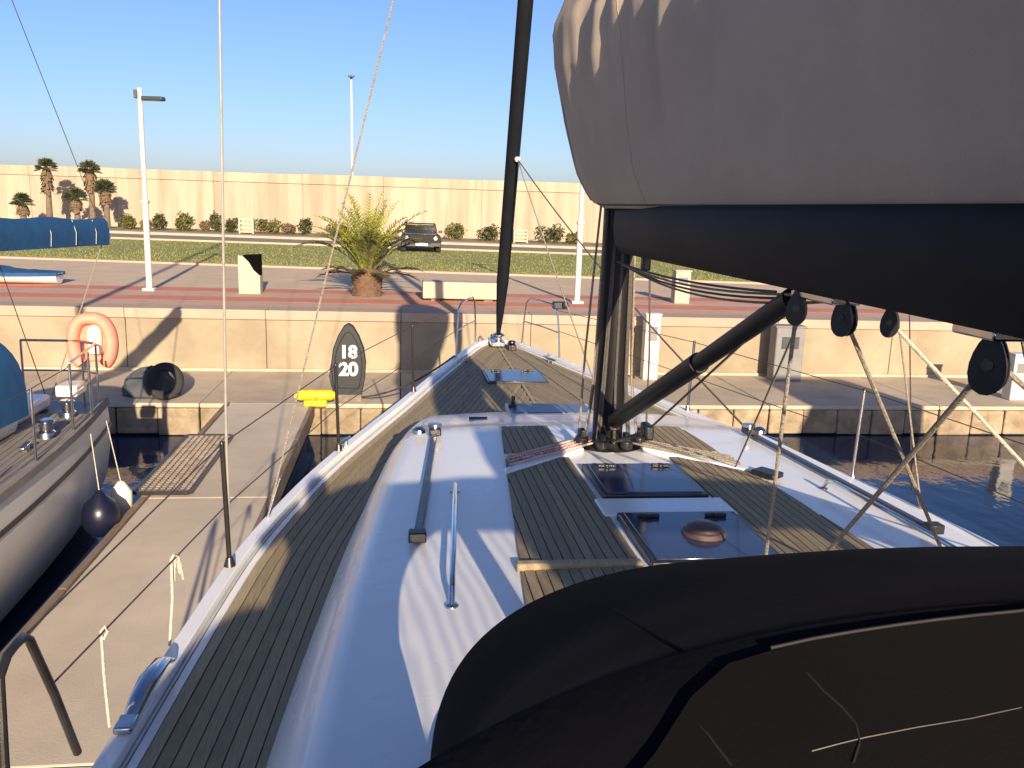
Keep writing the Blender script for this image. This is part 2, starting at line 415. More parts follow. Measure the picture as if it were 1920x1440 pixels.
# sea wall in panels with a projecting top course
sw = empty('sea_wall', (0, 57, PZ), 'long tall cream concrete breakwater wall behind the road', 'wall')
WT = 5.30
def wall_box(b_, xa, xb, d0, d1, z0, z1):
    v = []
    for z in (z0, z1): v += [(*fx(xa, 57 + d0), z), (*fx(xb, 57 + d0), z), (*fx(xb, 57 + d1), z), (*fx(xa, 57 + d1), z)]
    return b_.add(v, [(3, 2, 1, 0), (4, 5, 6, 7), (0, 1, 5, 4), (1, 2, 6, 5), (2, 3, 7, 6), (3, 0, 4, 7)])
wall_box(MB(), -130, 130, .22, 1.4, PZ - .3, WT - .15).build('core', 'sea_wall', sw, smooth=0)
x = -60.0
rw = random.Random(4)
while x < 59.9:
    wd = min(rw.uniform(3.8, 6.6), 60 - x)
    wall_box(MB(), x + .007, x + wd - .007, rw.uniform(-.012, .012), .21, PZ - .2, WT - .62).build('wall_panel', 'sea_wall', sw, smooth=0, bevel=.01)
    wall_box(MB(), x + .004, x + wd - .004, -.07, 1.5, WT - .60, WT + rw.uniform(-.02, .02)).build('top_course', 'sea_wall', sw, smooth=0, bevel=.02)
    x += wd
for xa, xb in ((-130, -60.01), (60.01, 130)):
    wall_box(MB(), xa, xb, 0, .21, PZ - .2, WT - .62).build('wall_panel', 'sea_wall', sw, smooth=0)
    wall_box(MB(), xa, xb, -.07, 1.5, WT - .6, WT).build('top_course', 'sea_wall', sw, smooth=0)

# ================================================================== SAILING YACHT
CL = 1.41
yacht = empty('sailing_yacht', (CL, 4.0, 0), 'white sailing yacht with teak deck, black mast and black boom moored bow to the quay', 'sailing boat')
HB = catmull([(-4.0, 2.25), (-1, 2.5), (1.5, 2.53), (3.0, 2.47), (4.7, 2.35), (5.5, 2.23), (6.5, 2.02), (7.75, 1.67), (8.6, 1.42), (9.8, 1.09), (10.8, .80), (11.8, .51), (12.4, .30), (12.74, .06)])
def zr(y): return 1.50 + .012 * max(0, y - 4)       # rail top
def zd(y): return zr(y) - .06                        # deck
YS = list(np.arange(-4, 12.0, .4)) + [12.0, 12.2, 12.4, 12.55, 12.66, 12.74]
# hull shell
rows = []
for y in YS:
    hb = HB(y); ks = max(0, (y - 8) / 4.74)
    row = []
    prof = [(1.0, zd(y) + .005), (1.0, 1.0), (.97, .45), (.90, .1), (.72, -.25), (.3, -.5)]
    prof = [(f * (1 - .28 * ks * (1 - max(zz, -.5) / 1.6) ), zz) for f, zz in prof]
    left = [(CL - hb * f, y - .12 * ks * (1 - zz / 1.6), zz) for f, zz in prof]
    right = [(CL + hb * f, y - .12 * ks * (1 - zz / 1.6), zz) for f, zz in prof][::-1]
    rows.append(left + right)
h = MB(); h.grid(rows)
h.add(rows[0], [tuple(range(12))]); h.add(rows[-1], [tuple(range(12))])
h.build('hull', 'hull_white', yacht, smooth=50)
# deck sheet (dark caulking shows between the planks)
d = MB(); d.grid([[(CL - HB(y) + .02, y, zd(y)), (CL, y, zd(y) + .002), (CL + HB(y) - .02, y, zd(y))] for y in YS])
d.build('deck', 'caulk', yacht)
# toe rails and waterway margin boards
def swept(ya, yb, off0, off1, z0, z1, side, step=.2):
    rows = []
    ys = list(np.arange(ya, yb, step)) + [yb]
    for y in ys:
        a, c = HB(y) - off0, HB(y) - off1
        if c < .004: c = .004
        if a < .006: a = .006
        zz = zd(y)
        rows.append([(CL + side * a, y, zz + z0), (CL + side * a, y, zz + z1), (CL + side * c, y, zz + z1), (CL + side * c, y, zz + z0)])
    b = MB(); b.grid(rows, close=True); b.add(rows[0], [(0, 1, 2, 3)]); b.add(rows[-1], [(0, 1, 2, 3)])
    return b
for sd in (-1, 1):
    swept(-4, 12.7, -.02, .055, -.05, .065, sd).build('toe_rail', 'gelcoat', yacht, smooth=40, bevel=.006)
    swept(-4, 12.6, .06, .072, .002, .02, sd).build('rail_seam', 'rail_metal', yacht)
    swept(-4, 12.55, .076, .112, .002, .014, sd).build('margin_board', 'gelcoat', yacht)
    swept(-4, 12.5, .116, .166, .002, .010, sd).build('margin_board', 'teak_margin', yacht)
# coachroof
CY = [(-.6, 1.98, 1.98), (1.0, 1.98, 1.97), (2.9, 1.965, 1.90), (4.5, 1.955, 1.78), (5.6, 1.945, 1.66), (6.2, 1.94, 1.585), (6.24, 1.925, 1.58), (6.8, 1.86, 1.50), (7.3, 1.78, 1.42), (7.6, 1.70, 1.34), (7.85, 1.58, 1.22), (7.98, 1.47, 1.05)]
ZT = catmull([(c[0], c[1]) for c in CY]); WB = catmull([(c[0], c[2]) for c in CY])
def coach_z(x, y):
    dd = abs(x - CL); zt = float(np.interp(y, [c[0] for c in CY], [c[1] for c in CY])); wb = WB(y)
    wt = wb - .33
    if dd < wt: return zt - .045 * (dd / wt) ** 2
    t = min(1, (dd - wt) / .33); return (zt - .045) + (zd(y) - zt + .045) * (t ** 2.1)
cys = sorted(set(list(np.arange(-.6, 6.2, .3)) + [c[0] for c in CY] + [6.5, 7.0, 7.45]))
rows = []
for y in cys:
    wb = WB(y); wt = wb - .33
    xs = [-wb, -wb + .012] + [-(wt + .33 * t) for t in (.88, .75, .6, .45, .3, .15, .05)] + list(np.linspace(-wt, 0, 7))
    xs = xs + [-q for q in xs[:-1]][::-1]
    rows.append([(CL + q, y, coach_z(CL + q, y) if abs(q) < wb - .001 else zd(y) - .01) for q in xs])
c = MB(); c.grid(rows); c.add(rows[0], [tuple(range(len(rows[0])))]); c.add(rows[-1], [tuple(range(len(rows[-1])))])
coach = c.build('coachroof', 'gelcoat', yacht, smooth=40)
# deck planks follow the rail
PW, GAP = .056, .006
for sd in (-1, 1):
    k = 0
    while True:
        o0 = .172 + k * (PW + GAP)
        if o0 > 2.3: break
        pts = []
        for y in np.arange(.8, 12.5, .125):
            a, c_ = HB(y) - o0, HB(y) - o0 - PW
            if y < 7.98 and a < WB(y) - .03: continue
            if a > .024: pts.append((y, a, max(c_, .022)))
        if len(pts) >= 3:
            rr = [[(CL + sd * a, y, zd(y)), (CL + sd * a, y, zd(y) + .007), (CL + sd * c_, y, zd(y) + .007), (CL + sd * c_, y, zd(y))] for y, a, c_ in pts]
            b = MB(); b.grid(rr, close=True); b.add(rr[0], [(0, 1, 2, 3)]); b.add(rr[-1], [(0, 1, 2, 3)])
            b.build('deck_plank', 'teak', yacht, smooth=0)
        k += 1
b = MB(); b.grid([[(CL - .018, y, zd(y) + .002), (CL - .018, y, zd(y) + .012), (CL + .018, y, zd(y) + .012), (CL + .018, y, zd(y) + .002)] for y in np.arange(8.1, 12.4, .3)], close=True)
b.build('king_plank', 'teak_margin', yacht, smooth=0)
# teak panels on the coachroof: planks along the boat
def roof_pad(side):
    xin = .335
    def outer(y): return float(np.interp(y, [2.0, 3.0, 5.85, 6.2], [.97, .92, .70, .67]))
    def pad(y0, y1):
        b = MB(); rr = []
        for y in np.arange(y0, y1 + .01, .2):
            xs = np.linspace(xin, outer(y), 6)
            rr.append([(CL + side * q, y, coach_z(CL + side * q, y) + .004) for q in xs])
        b.grid(rr); b.build('teak_base', 'caulk', coach)
        x = xin
        while x < .97:
            pts = [y for y in np.arange(y0, y1 + .01, .1) if outer(y) > x + .004]
            if len(pts) > 1:
                rr = []
                for y in pts:
                    xe = min(x + .043, outer(y)); z0 = coach_z(CL + side * x, y); z1 = coach_z(CL + side * xe, y)
                    rr.append([(CL + side * x, y, z0 + .003), (CL + side * x, y, z0 + .011), (CL + side * xe, y, z1 + .011), (CL + side * xe, y, z1 + .003)])
                b = MB(); b.grid(rr, close=True); b.add(rr[0], [(0, 1, 2, 3)]); b.add(rr[-1], [(0, 1, 2, 3)])
                b.build('roof_plank', 'teak', coach, smooth=0)
            x += .043 + GAP
    pad(3.56, 5.3); pad(5.42, 6.17); pad(2.0, 3.50)
    b = MB(); b.bx(CL + side * xin if side > 0 else CL - .90, CL + .90 if side > 0 else CL - xin, 3.505, 3.555, 1.93, 1.985)
    b.build('sliding_hatch_lip', 'teak_margin', coach, bevel=.008)
for sd in (-1, 1): roof_pad(sd)
# hatches
def hatch(x0, x1, y0, y1, z, glass, name='hatch', dome=False, handles=True):
    f = MB()
    f.bx(x0, x1, y0, y0 + .03, z - .04, z + .02); f.bx(x0, x1, y1 - .03, y1, z - .04, z + .02)
    f.bx(x0, x0 + .03, y0 + .031, y1 - .031, z - .04, z + .02); f.bx(x1 - .03, x1, y0 + .031, y1 - .031, z - .04, z + .02)
    hh = f.build(name, 'dark_steel' if glass == 'hatch_glass' else 'rail_metal', yacht, bevel=.006)
    g = MB(); g.bx(x0 + .028, x1 - .028, y0 + .028, y1 - .028, z - .03, z + .026); g.build('pane', glass, hh, bevel=.005)
    if handles:
        for q in (.22, .78):
            xx = x0 + (x1 - x0) * q
            b = MB(); b.box((xx, y1 - .10, z + .037), (.11, .026, .02)); b.lathe((xx, y1 - .10, z + .026), [(.022, 0), (.022, .022)], 10)
            b.build('handle', 'black_plastic', hh, bevel=.004)
    return hh
hatch(1.11, 1.71, 4.42, 5.02, 1.965, 'hatch_glass')
hz = hatch(1.11, 1.74, 3.48, 4.13, 1.972, 'hatch_glass')
b = MB(); b.lathe((1.46, 3.80, 1.99), [(.105, 0), (.11, .012), (.10, .03), (.085, .036), (.08, .05), (.055, .062), (.0, .066)], 24); b.build('vent_dome', 'vent_dome', hz)
hatch(1.00, 1.72, 9.75, 10.5, zd(10) + .012, 'hatch_glass')
hatch(.92, 1.66, 7.02, 7.42, 1.80, 'hatch_pale', handles=False)
b = MB(); b.box((.98, 7.33, 1.855), (.03, .05, .10)); b.box((.965, 7.25, 1.835), (.07, .05, .03)); b.build('hatch_stop', 'black_plastic', yacht, bevel=.006)
b = MB(); b.box((.62, 6.72, coach_z(.62, 6.72) + .006), (.15, .022, .02)); b.build('pad_eye', 'dark_steel', yacht, bevel=.004)
b = MB(); b.bx(CL - .36, CL + .36, 4.14, 4.40, 1.95, 1.975); b.build('hatch_garage', 'gelcoat', coach, bevel=.01)
# raised line cover that runs from the mast to the port edge of the teak
for sd in (-1, 1):
    b = MB(); b.add([(CL + sd * .20, 5.42, 1.945), (CL + sd * .78, 4.93, 1.93), (CL + sd * .78, 5.03, 1.93), (CL + sd * .20, 5.56, 1.945),
                     (CL + sd * .20, 5.42, 1.972), (CL + sd * .78, 4.93, 1.958), (CL + sd * .78, 5.03, 1.958), (CL + sd * .20, 5.56, 1.972)],
                    [(3, 2, 1, 0), (4, 5, 6, 7), (0, 1, 5, 4), (1, 2, 6, 5), (2, 3, 7, 6), (3, 0, 4, 7)])
    b.build('line_cover', 'gelcoat', coach, bevel=.01)
    for k in range(4):
        a = Vector((CL + sd * (.10 + .012 * k), 5.50 + .045 * k, 1.99)); e = Vector((CL + sd * .74, 5.00 + .055 * k + .07, 1.965))
        b = MB(); b.tube([a, a.lerp(e, .5), e], .0075, 6)
        b.build('halyard_line', ('rope_red' if k in (1, 2) else 'rope_white') if sd < 0 else 'rope_beige', yacht)
    # extra run aft on starboard
    if sd > 0:
        b = MB(); b.box((CL + .83, 4.86, 1.965), (.12, .16, .035), rz=.6); b.build('line_organiser', 'black_plastic', yacht, bevel=.008)
# mast step
b = MB(); b.lathe((CL, 5.62, 1.93), [(.24, 0), (.24, .02), (.19, .035), (.17, .06)], 20); b.build('mast_collar', 'dark_steel', yacht)
b = MB()
rows = []
for z in (1.96, 4, 7, 12, 17.5):
    rows.append([(CL + .10 * math.cos(q), 5.62 + .14 * math.sin(q), z) for q in np.linspace(0, 2 * math.pi, 24, endpoint=False)])
b.grid(rows, close=True); b.add(rows[-1], [tuple(range(24))])
mast = b.build('mast', 'black_mast', yacht, smooth=60)
for sd in (-1, 1):
    for z in (9.6, 14):
        b = MB(); b.tube([(CL + sd * .06, 5.62, z), (CL + sd * 1.0, 5.4, z + .08)], [.05, .03], 8, ell=.4); b.build('spreader', 'black_mast', mast)
# track, winch-like blocks and halyards around the mast foot
for k in range(9):
    q = -2.6 + k * .65; rr_ = .135
    x0, y0 = CL + rr_ * math.sin(q) * 1.0, 5.60 - abs(rr_ * math.cos(q)) * .8 - .02
    ztop = 3.6 + .9 * (k % 3)
    b = MB(); b.tube([(CL + .19 * math.sin(q), 5.60 - .12 * abs(math.cos(q)) - .06, 2.0), (x0, y0, 2.4), (x0 * .5 + CL * .5, y0 + .02, ztop)], .007 if k % 2 else .009, 6)
    b.build('halyard', 'rope_beige' if k in (2, 7) else 'rope_dark', mast)
for k, q in enumerate((-1.9, -1.2, -.4, .4, 1.2, 1.9)):
    x0, y0 = CL + .21 * math.sin(q), 5.58 - .18 * abs(math.cos(q))
    b = MB(); b.lathe((x0, y0, 1.965), [(.03, 0), (.045, .012), (.045, .05), (.03, .07)], 12); b.box((x0, y0, 2.05), (.035, .07, .05)); b.build('turning_block', 'black_plastic', mast, bevel=.004)
b = MB(); b.tube([(CL - .20, 5.62, 1.97), (CL - .185, 5.60, 2.6), (CL - .13, 5.58, 3.62)], .008, 6); b.build('halyard', 'rope_beige', mast)
b = MB(); b.tube([(CL + .24, 5.5, 1.97), (CL + .22, 5.48, 2.6), (CL + .17, 5.45, 3.3)], .007, 6); b.build('halyard', 'rope_dark', mast)
# boom
b = MB(); rows = []
for y in (5.38, 5.30, 4, 2, 0, -2.2, -2.3):
    s_ = .7 if y in (5.38, -2.3) else 1
    prof = [(-.06, 3.26), (-.10, 3.31), (-.115, 3.42), (-.11, 3.52), (-.08, 3.55), (.08, 3.55), (.11, 3.52), (.115, 3.42), (.10, 3.31), (.06, 3.26)]
    rows.append([(CL + a * s_, y, 3.4 + (z - 3.4) * s_) for a, z in prof])
b.grid(rows, close=True); b.add(rows[0], [tuple(range(10))]); b.add(rows[-1], [tuple(range(10))])
boom = b.build('boom', 'black_boom', yacht, smooth=50)
b = MB(); b.box((CL, 5.46, 3.40), (.06, .16, .16)); b.build('gooseneck', 'dark_steel', boom, bevel=.01)
for k in range(4):
    a = Vector((CL - .05 + .03 * k, 5.40, 3.20 - .015 * k)); e = Vector((CL - .06 + .03 * k, 3.0 - .1 * k, 3.24))
    b = MB(); b.tube(sag(a, e, .03 + .015 * k), .006, 6); b.build('reefing_line', ('rope_dark', 'rope_beige')[k % 2], boom)
# rigid vang and its tackle
va, vb = Vector((CL, 5.42, 2.16)), Vector((CL, 2.98, 3.22))
b = MB(); b.tube([va, va.lerp(vb, .62), va.lerp(vb, .62), vb], [.052, .052, .042, .042], 14); vang = b.build('vang', 'black_mast', yacht, smooth=40)
b = MB(); b.box((CL, 5.47, 2.14), (.07, .12, .10)); b.build('vang_foot', 'dark_steel', vang, bevel=.008)
vm = va.lerp(vb, .30) + Vector((0, 0, -.20))
for dx in (-.03, 0, .03):
    b = MB(); b.tube([(CL + dx, 5.36, 2.03), vm + Vector((dx, -.02, 0))], .006, 6); b.build('vang_line', 'rope_dark' if dx else 'rope_beige', vang)
b = MB(); b.tube([vm, vb + Vector((0, .1, -.05))], .006, 6); b.build('vang_line', 'rope_dark', vang)
b = MB(); b.box(vm, (.05, .13, .085)); b.lathe(vm, [(.04, -.035), (.04, .035)], 14, 'X'); b.build('vang_block', 'black_plastic', vang, bevel=.012)
b = MB(); b.box((CL + .02, 5.0, 3.22), (.05, .06, .09)); b.build('lead_block', 'black_plastic', boom, bevel=.01)
# sail bag on the boom
def bag_top(y): return float(np.interp(y, [-2.4, 0, 3, 5, 5.9, 6.08], [3.95, 4.22, 4.62, 5.0, 5.02, 4.9]))
def bag_pt(y, s):
    """s from -1 (port lip) over the top (0) to 1 (starboard lip)"""
    a = abs(s); zt = bag_top(y); zb = 3.53
    hgt = zt - zb
    t = 1 - a                                     # 0 at the lip, 1 at the top
    wide = float(np.interp(y, [-2.4, 0, 3, 4.2, 5.35, 5.9, 6.08], [.20, .20, .22, .24, .485, .43, .12]))
    prof = float(np.interp(t, [0, .04, .12, .3, .5, .66, .8, .92, 1], [.28, .40, .58, .80, .97, 1.0, .84, .5, 0]))
    lip = float(np.interp(y, [5.3, 5.9], [0, .0]))
    zz = zb + hgt * float(np.interp(t, [0, .04, .12, .3, .55, .75, .9, 1], [0, .045, .14, .35, .62, .82, .95, 1]))
    if y > 5.5 and t < .5: zz = zz + (y - 5.5) * .10 * (1 - t * 2)
    x = wide * prof
    near = float(np.interp(y, [0, 1.6, 3.2, 4.6], [.6, .6, .8, 1.0]))
    up = float(np.interp(t, [0, .1, .35, .6, 1], [0, .15, .55, 1, 1]))
    f = noise.noise(Vector((y * 5.5 + zz * .35, zz * .5, s * .01 + 3))) * .065 + noise.noise(Vector((y * 11 - zz * .5, zz * .8, 7))) * .020
    f += noise.noise(Vector((y * 1.6 + zz * .8, zz * 1.1, 11))) * .060 + noise.noise(Vector((y * 3.1 - zz * 1.4, zz * .9 + y * .4, 23))) * .022
    x += f * near * up * (1 if a > .06 else 0)
    return (CL + math.copysign(x, s) if a > .001 else CL, y, zz)
ys_ = list(np.arange(-2.4, 3.5, .12)) + list(np.arange(3.5, 6.0, .035)) + [6.0, 6.04, 6.07, 6.08]
ss = [-1 + 2 * i / 72 for i in range(73)]
b = MB(); b.grid([[bag_pt(y, s) for s in ss] for y in ys_])
for y in (ys_[0], ys_[-1]): b.add([bag_pt(y, s) for s in ss], [tuple(range(73))])
bag = b.build('sail_bag', 'bag_canvas', boom, smooth=70)
bag['label'] = 'taupe canvas sail bag bulging above the black boom'
def seam(y0, y1, t, r=.006, m='bag_trim'):
    pts = []
    for y in np.arange(y0, y1, .15):
        p = Vector(bag_pt(y, -1 + t)); pts.append((p.x - .003, p.y, p.z))
    MB().tube(pts, r, 6).build('seam', m, bag)
seam(-2.2, 5.7, .012, .006)
pts = []
for t in np.arange(.01, .8, .05):
    p = bag_pt(5.86, -1 + t); pts.append((p[0] - .004, p[1], p[2]))
MB().tube(pts, .008, 6).build('seam', 'bag_canvas', bag)
for ysm in (4.6,):
    pts = []
    for t in np.arange(.01, .95, .03):
        p = bag_pt(ysm + .02 * math.sin(t * 9), -1 + t); pts.append((p[0] - .0015, p[1], p[2]))
    MB().tube(pts, .0016, 5).build('seam', 'bag_canvas', bag)
# hanging blocks and the tackle they carry
def pulley(p, ang, size=1.0, lean=0.0):
    p = Vector(p)
    o = MB()
    d_ = Vector((math.sin(lean) * .3, math.cos(ang) * .0, -1)).normalized()
    cz = p + d_ * (.10 * size)
    for dx in (-.022, .022):
        prof = []
        rows_ = []
        for xx in (-.006, .006):
            ring = []
            for q in np.linspace(0, 2 * math.pi, 18, endpoint=False):
                ring.append(Vector((dx * size + xx, math.cos(q) * (.046 - .012 * math.sin(q)) * size, math.sin(q) * .085 * size)))
            rows_.append(ring)
        vs = []
        for ring in rows_:
            rr2 = []
            for v in ring:
                v2 = v.copy(); v2.rotate(Matrix.Rotation(ang, 3, 'Z')); v2 = v2 + (d_ * (-v2.z) - Vector((0, 0, v2.z))) * 0 + cz
                rr2.append(v2)
            vs.append(rr2)
        o.grid(vs, close=True); o.add(vs[0], [tuple(range(18))]); o.add(vs[1], [tuple(range(18))])
    bl = o.build('block', 'black_plastic', boom, smooth=40)
    sh = MB()
    rows_ = []
    for xx, rad in ((-.014, .042), (-.006, .034), (.006, .034), (.014, .042)):
        ring = []
        for q in np.linspace(0, 2 * math.pi, 18, endpoint=False):
            v = Vector((xx * size, math.cos(q) * rad * size, math.sin(q) * rad * size)); v.rotate(Matrix.Rotation(ang, 3, 'Z')); ring.append(v + cz)
        rows_.append(ring)
    sh.grid(rows_, close=True); sh.build('sheave', 'dark_steel', bl)
    hb_ = MB(); ax = Matrix.Rotation(ang, 3, 'Z') @ Vector((1, 0, 0)); hb_.tube([cz - ax * .036 * size, cz + ax * .036 * size], .016 * size, 12); hb_.build('hub', 'dark_steel', bl)
    s2 = MB(); s2.tube([p + Vector((.012, 0, .02)), p + Vector((.016, 0, -.02)), p + Vector((0, 0, -.045)), p + Vector((-.016, 0, -.02)), p + Vector((-.012, 0, .02))], .006 * size, 6)
    s2.build('shackle', 'steel', bl)
    return cz
p1 = pulley((CL - .04, 2.86, 3.27), 1.0, .72)
p2 = pulley((CL + .01, 2.62, 3.27), .6, .74)
p3 = pulley((CL + .06, 2.44, 3.26), .9, .55)
p4 = pulley((CL + .02, 1.92, 3.26), .75, .9)
b = MB(); b.bx(CL - .05, CL + .05, 2.60, 2.90, 3.235, 3.262); b.build('bail', 'steel', boom, bevel=.006)
b = MB(); b.bx(CL - .04, CL + .06, 1.84, 2.0, 3.235, 3.262); b.build('bail', 'steel', boom, bevel=.006)
def line(name, a, e, r=.009, m='rope_beige', sg=0.0):
    MB().tube(sag(a, e, sg, 8), r, 7).build(name, m, yacht)
line('mainsheet', p1, (CL + .185, 3.40, 1.96), .0078)
line('mainsheet', p1 + Vector((.03, 0, 0)), (CL + .70, 5.05, 1.94), .005)
line('mainsheet', p2, (CL + 1.10, 3.42, 1.93), .0078)
line('mainsheet', p3, (CL + 2.38, 3.3, 1.52), .007, 'rope_white')
line('mainsheet', p4, (CL + .50, 3.52, 1.96), .009)
line('mainsheet', p4 + Vector((.03, .02, 0)), (CL + .86, 1.98, 2.62), .0075)
line('runner_tail', p4 + Vector((.10, .03, .06)), (CL + 1.5, 3.2, 1.95), .006)
# genoa tracks with car
for sd in (-1, 1):
    a = Vector((CL + sd * 1.165, 6.0, 0)); e = Vector((CL + sd * 1.325, 3.92, 0))
    a.z = coach_z(a.x, a.y) + .016; e.z = coach_z(e.x, e.y) + .016
    b = MB(); dirv = (e - a).normalized(); sdv = Vector((-dirv.y, dirv.x, 0)) * .020
    b.add([a - sdv, e - sdv, e + sdv, a + sdv] + [p + Vector((0, 0, .022)) for p in (a - sdv, e - sdv, e + sdv, a + sdv)],
          [(3, 2, 1, 0), (4, 5, 6, 7), (0, 1, 5, 4), (1, 2, 6, 5), (2, 3, 7, 6), (3, 0, 4, 7)])
    tr = b.build('genoa_track', 'dark_steel', yacht, bevel=.003)
    b = MB(); b.box(e + Vector((0, .0, .022)), (.085, .07, .05)); b.build('track_end', 'black_plastic', tr, bevel=.006)
    b = MB(); b.box(a + Vector((-.0, -.05, .03)), (.085, .13, .05)); b.build('car', 'black_plastic', tr, bevel=.01)
    b = MB(); b.lathe(a + Vector((0, -.02, .055)), [(.05, 0), (.05, .02), (.03, .022)], 14); b.build('car_sheave', 'steel', tr)
    b = MB(); b.lathe(a + Vector((sd * .11, .03, .0)), [(.055, 0), (.05, .02), (.02, .04)], 14); b.build('pad_eye', 'steel', tr)
# chrome handrails
for sd in (-1, 1):
    a = Vector((CL + sd * 1.10, 4.67, 0)); e = Vector((CL + sd * 1.20, 3.22, 0))
    a.z, e.z = coach_z(a.x, a.y), coach_z(e.x, e.y)
    up = Vector((0, 0, .075))
    b = MB(); b.tube([a, a + up * .8 + (e - a) * .03, a + up + (e - a) * .08, a.lerp(e, .5) + up * 1.05, e + up + (a - e) * .08, e + up * .8 + (a - e) * .03, e], .013, 10)
    hr = b.build('handrail', 'chrome_blue', yacht)
    for q in (a, e):
        b = MB(); b.lathe(q - Vector((0, 0, .004)), [(.03, 0), (.028, .01), (.016, .014)], 12); b.build('foot', 'steel', hr)
# sprayhood
HX = CL; 
def hood_arch(y):
    """half width, height above base, base z for the hoop at y"""
    return float(np.interp(y, [.3, .6, .95, 1.4, 2.0, 2.25], [1.72, 1.66, 1.47, 1.37, 1.33, 1.30]))
def hood_n(y): return float(np.interp(y, [.6, 1.4, 2.0], [5.0, 3.6, 3.4]))
def hood_pt(y, s):
    w = hood_arch(y); zt = float(np.interp(y, [.3, .5, .62, .9, 1.3, 1.65, 2.0], [3.05, 3.15, 3.20, 3.085, 2.93, 2.80, 2.66])); zb = 1.93
    a = abs(s); q = a * math.pi / 2
    n_ = hood_n(y)
    xx = w * math.copysign(abs(math.sin(q)) ** (2 / n_), s)
    zz = zb + (zt - zb) * (max(0, math.cos(q)) ** (2 / n_))
    zz -= .010 * math.sin((y - .62) / 1.38 * math.pi) ** 2 * (1 - a) if y > .62 else 0
    wr = noise.noise(Vector((xx * 2.3, y * 3.0, zz * 2))) * .012
    return Vector((HX + xx, y, zz + wr))
SS = [-1 + i / 30 for i in range(61)]
SSn = [math.copysign(abs(s) ** 1.0, s) for s in SS]
ysr = list([.3, .4, .5, .56, .62, .68, .76] + list(np.arange(.85, 2.001, .115)))
b = MB(); b.grid([[hood_pt(y, s) for s in SSn] for y in ysr])
# front panel sloping to the coachroof, with window openings
top = [hood_pt(2.0, s) for s in SSn]
def front_pt(s, t):
    p0 = hood_pt(2.0, s); a = abs(s)
    bx_ = HX + math.copysign(min(abs(p0.x - HX) * 1.0, 1.45), s) if a else HX
    yb = 2.0 + .60 * (1 - a ** 3)
    p1 = Vector((bx_, yb, coach_z(bx_, yb) + .0))
    q = p0.lerp(p1, t); q.y += .05 * math.sin(math.pi * t) * (1 - a); return q
TT = [0, .05, .12, .2, .35, .5, .65, .78, .88, 1]
fr = MB(); win = {}
front = [[front_pt(s, t) for s in SSn] for t in TT]
nS = len(SSn)
vs = [p for r_ in front for p in r_]; fsolid = []; fwin = {-1: [], 0: [], 1: []}
for i in range(len(TT) - 1):
    for k in range(nS - 1):
        f = (i * nS + k, i * nS + k + 1, (i + 1) * nS + k + 1, (i + 1) * nS + k)
        sm = (SSn[k] + SSn[k + 1]) / 2
        grp = None
        if 1 <= i <= 7:
            if -.86 < sm < -.36: grp = -1
            elif -.31 < sm < .31: grp = 0
            elif .36 < sm < .86: grp = 1
        if grp is None: fsolid.append(f)
        else: fwin[grp].append(f)
b.add(vs, fsolid)
hood = b.build('sprayhood', 'hood_canvas', yacht, smooth=60, fix=True)
hood['label'] = 'black canvas sprayhood over the companionway'
for g_, ff in fwin.items():
    used = sorted({i for f in ff for i in f}); mp_ = {i: k for k, i in enumerate(used)}
    b = MB(); b.add([vs[i] for i in used], [tuple(mp_[i] for i in f) for f in ff]); b.build('window', 'clear_plastic', hood, smooth=60)
# overlapping aft panel of the roof with piping and lashing cords
def hood_s(x, y): return math.copysign(2 / math.pi * math.asin(min(1, (abs(x - HX) / hood_arch(y)) ** (hood_n(y) / 2))), x - HX)
def hood_xy(x, y, up=0.0):
    p = hood_pt(y, hood_s(x, y)); return Vector((x, y, p.z + up))
def hood_hit(px, py):
    d_ = ray(px, py); o_ = Vector((0, 0, CAMZ))
    for i in range(1600):
        p = o_ + d_ * (.2 + i * .0015)
        if .3 <= p.y <= 2.0 and abs(p.x - HX) < hood_arch(p.y) * .995 and p.z <= hood_pt(p.y, hood_s(p.x, p.y)).z: return p
    return None
hits = sorted([(h_.x, h_.y) for h_ in (hood_hit(*q) for q in ((1238, 1425), (1262, 1375), (1310, 1315), (1370, 1266), (1500, 1234), (1640, 1210), (1780, 1191), (1915, 1176))) if h_])
def pan_edge(x): return float(np.interp(x, [-.1] + [h_[0] for h_ in hits] + [1.2, 2.7], [.33] + [h_[1] for h_ in hits] + [hits[-1][1] + .05, hits[-1][1] + .05]))
xs_ = list(np.linspace(-.1, 2.7, 80))
pan = [[hood_xy(x, .31 + (pan_edge(x) - .31) * t, .006 + .006 * t) for x in xs_] for t in np.linspace(0, 1, 12)]
b = MB(); b.grid(pan); b.build('roof_panel', 'hood_panel', hood, smooth=60)
pts = [p + Vector((0, .002, .001)) for p in pan[-1] if p.x > hits[2][0] + .03]
MB().tube(pts, .0016, 6).build('piping', 'hood_piping', hood)
def hood_line(pix, r, m, name):
    pts = []
    for (px, py) in pix:
        d_ = ray(px, py); o_ = Vector((0, 0, CAMZ)); best = None
        for i in range(800):
            p = o_ + d_ * (.2 + i * .003)
            if not .3 <= p.y <= 2.0 or abs(p.x - HX) > 1.2: continue
            s = hood_s(p.x, p.y)
            zz = hood_pt(p.y, s).z
            if p.z <= zz + .013: best = Vector((p.x, p.y, zz + .0105)); break
        if best is not None: pts.append(best)
    if len(pts) > 1: MB().tube(pts, r, 6).build(name, m, hood)
hood_line([(1150, 1140), (1250, 1200), (1365, 1262)], .002, 'hood_canvas', 'seam')
hood_line([(1512, 1256), (1545, 1292), (1580, 1325), (1606, 1358), (1612, 1390), (1600, 1430)], .0010, 'hood_piping', 'cord')
hood_line([(1290, 1335), (1330, 1380), (1372, 1432)], .0010, 'hood_piping', 'cord')
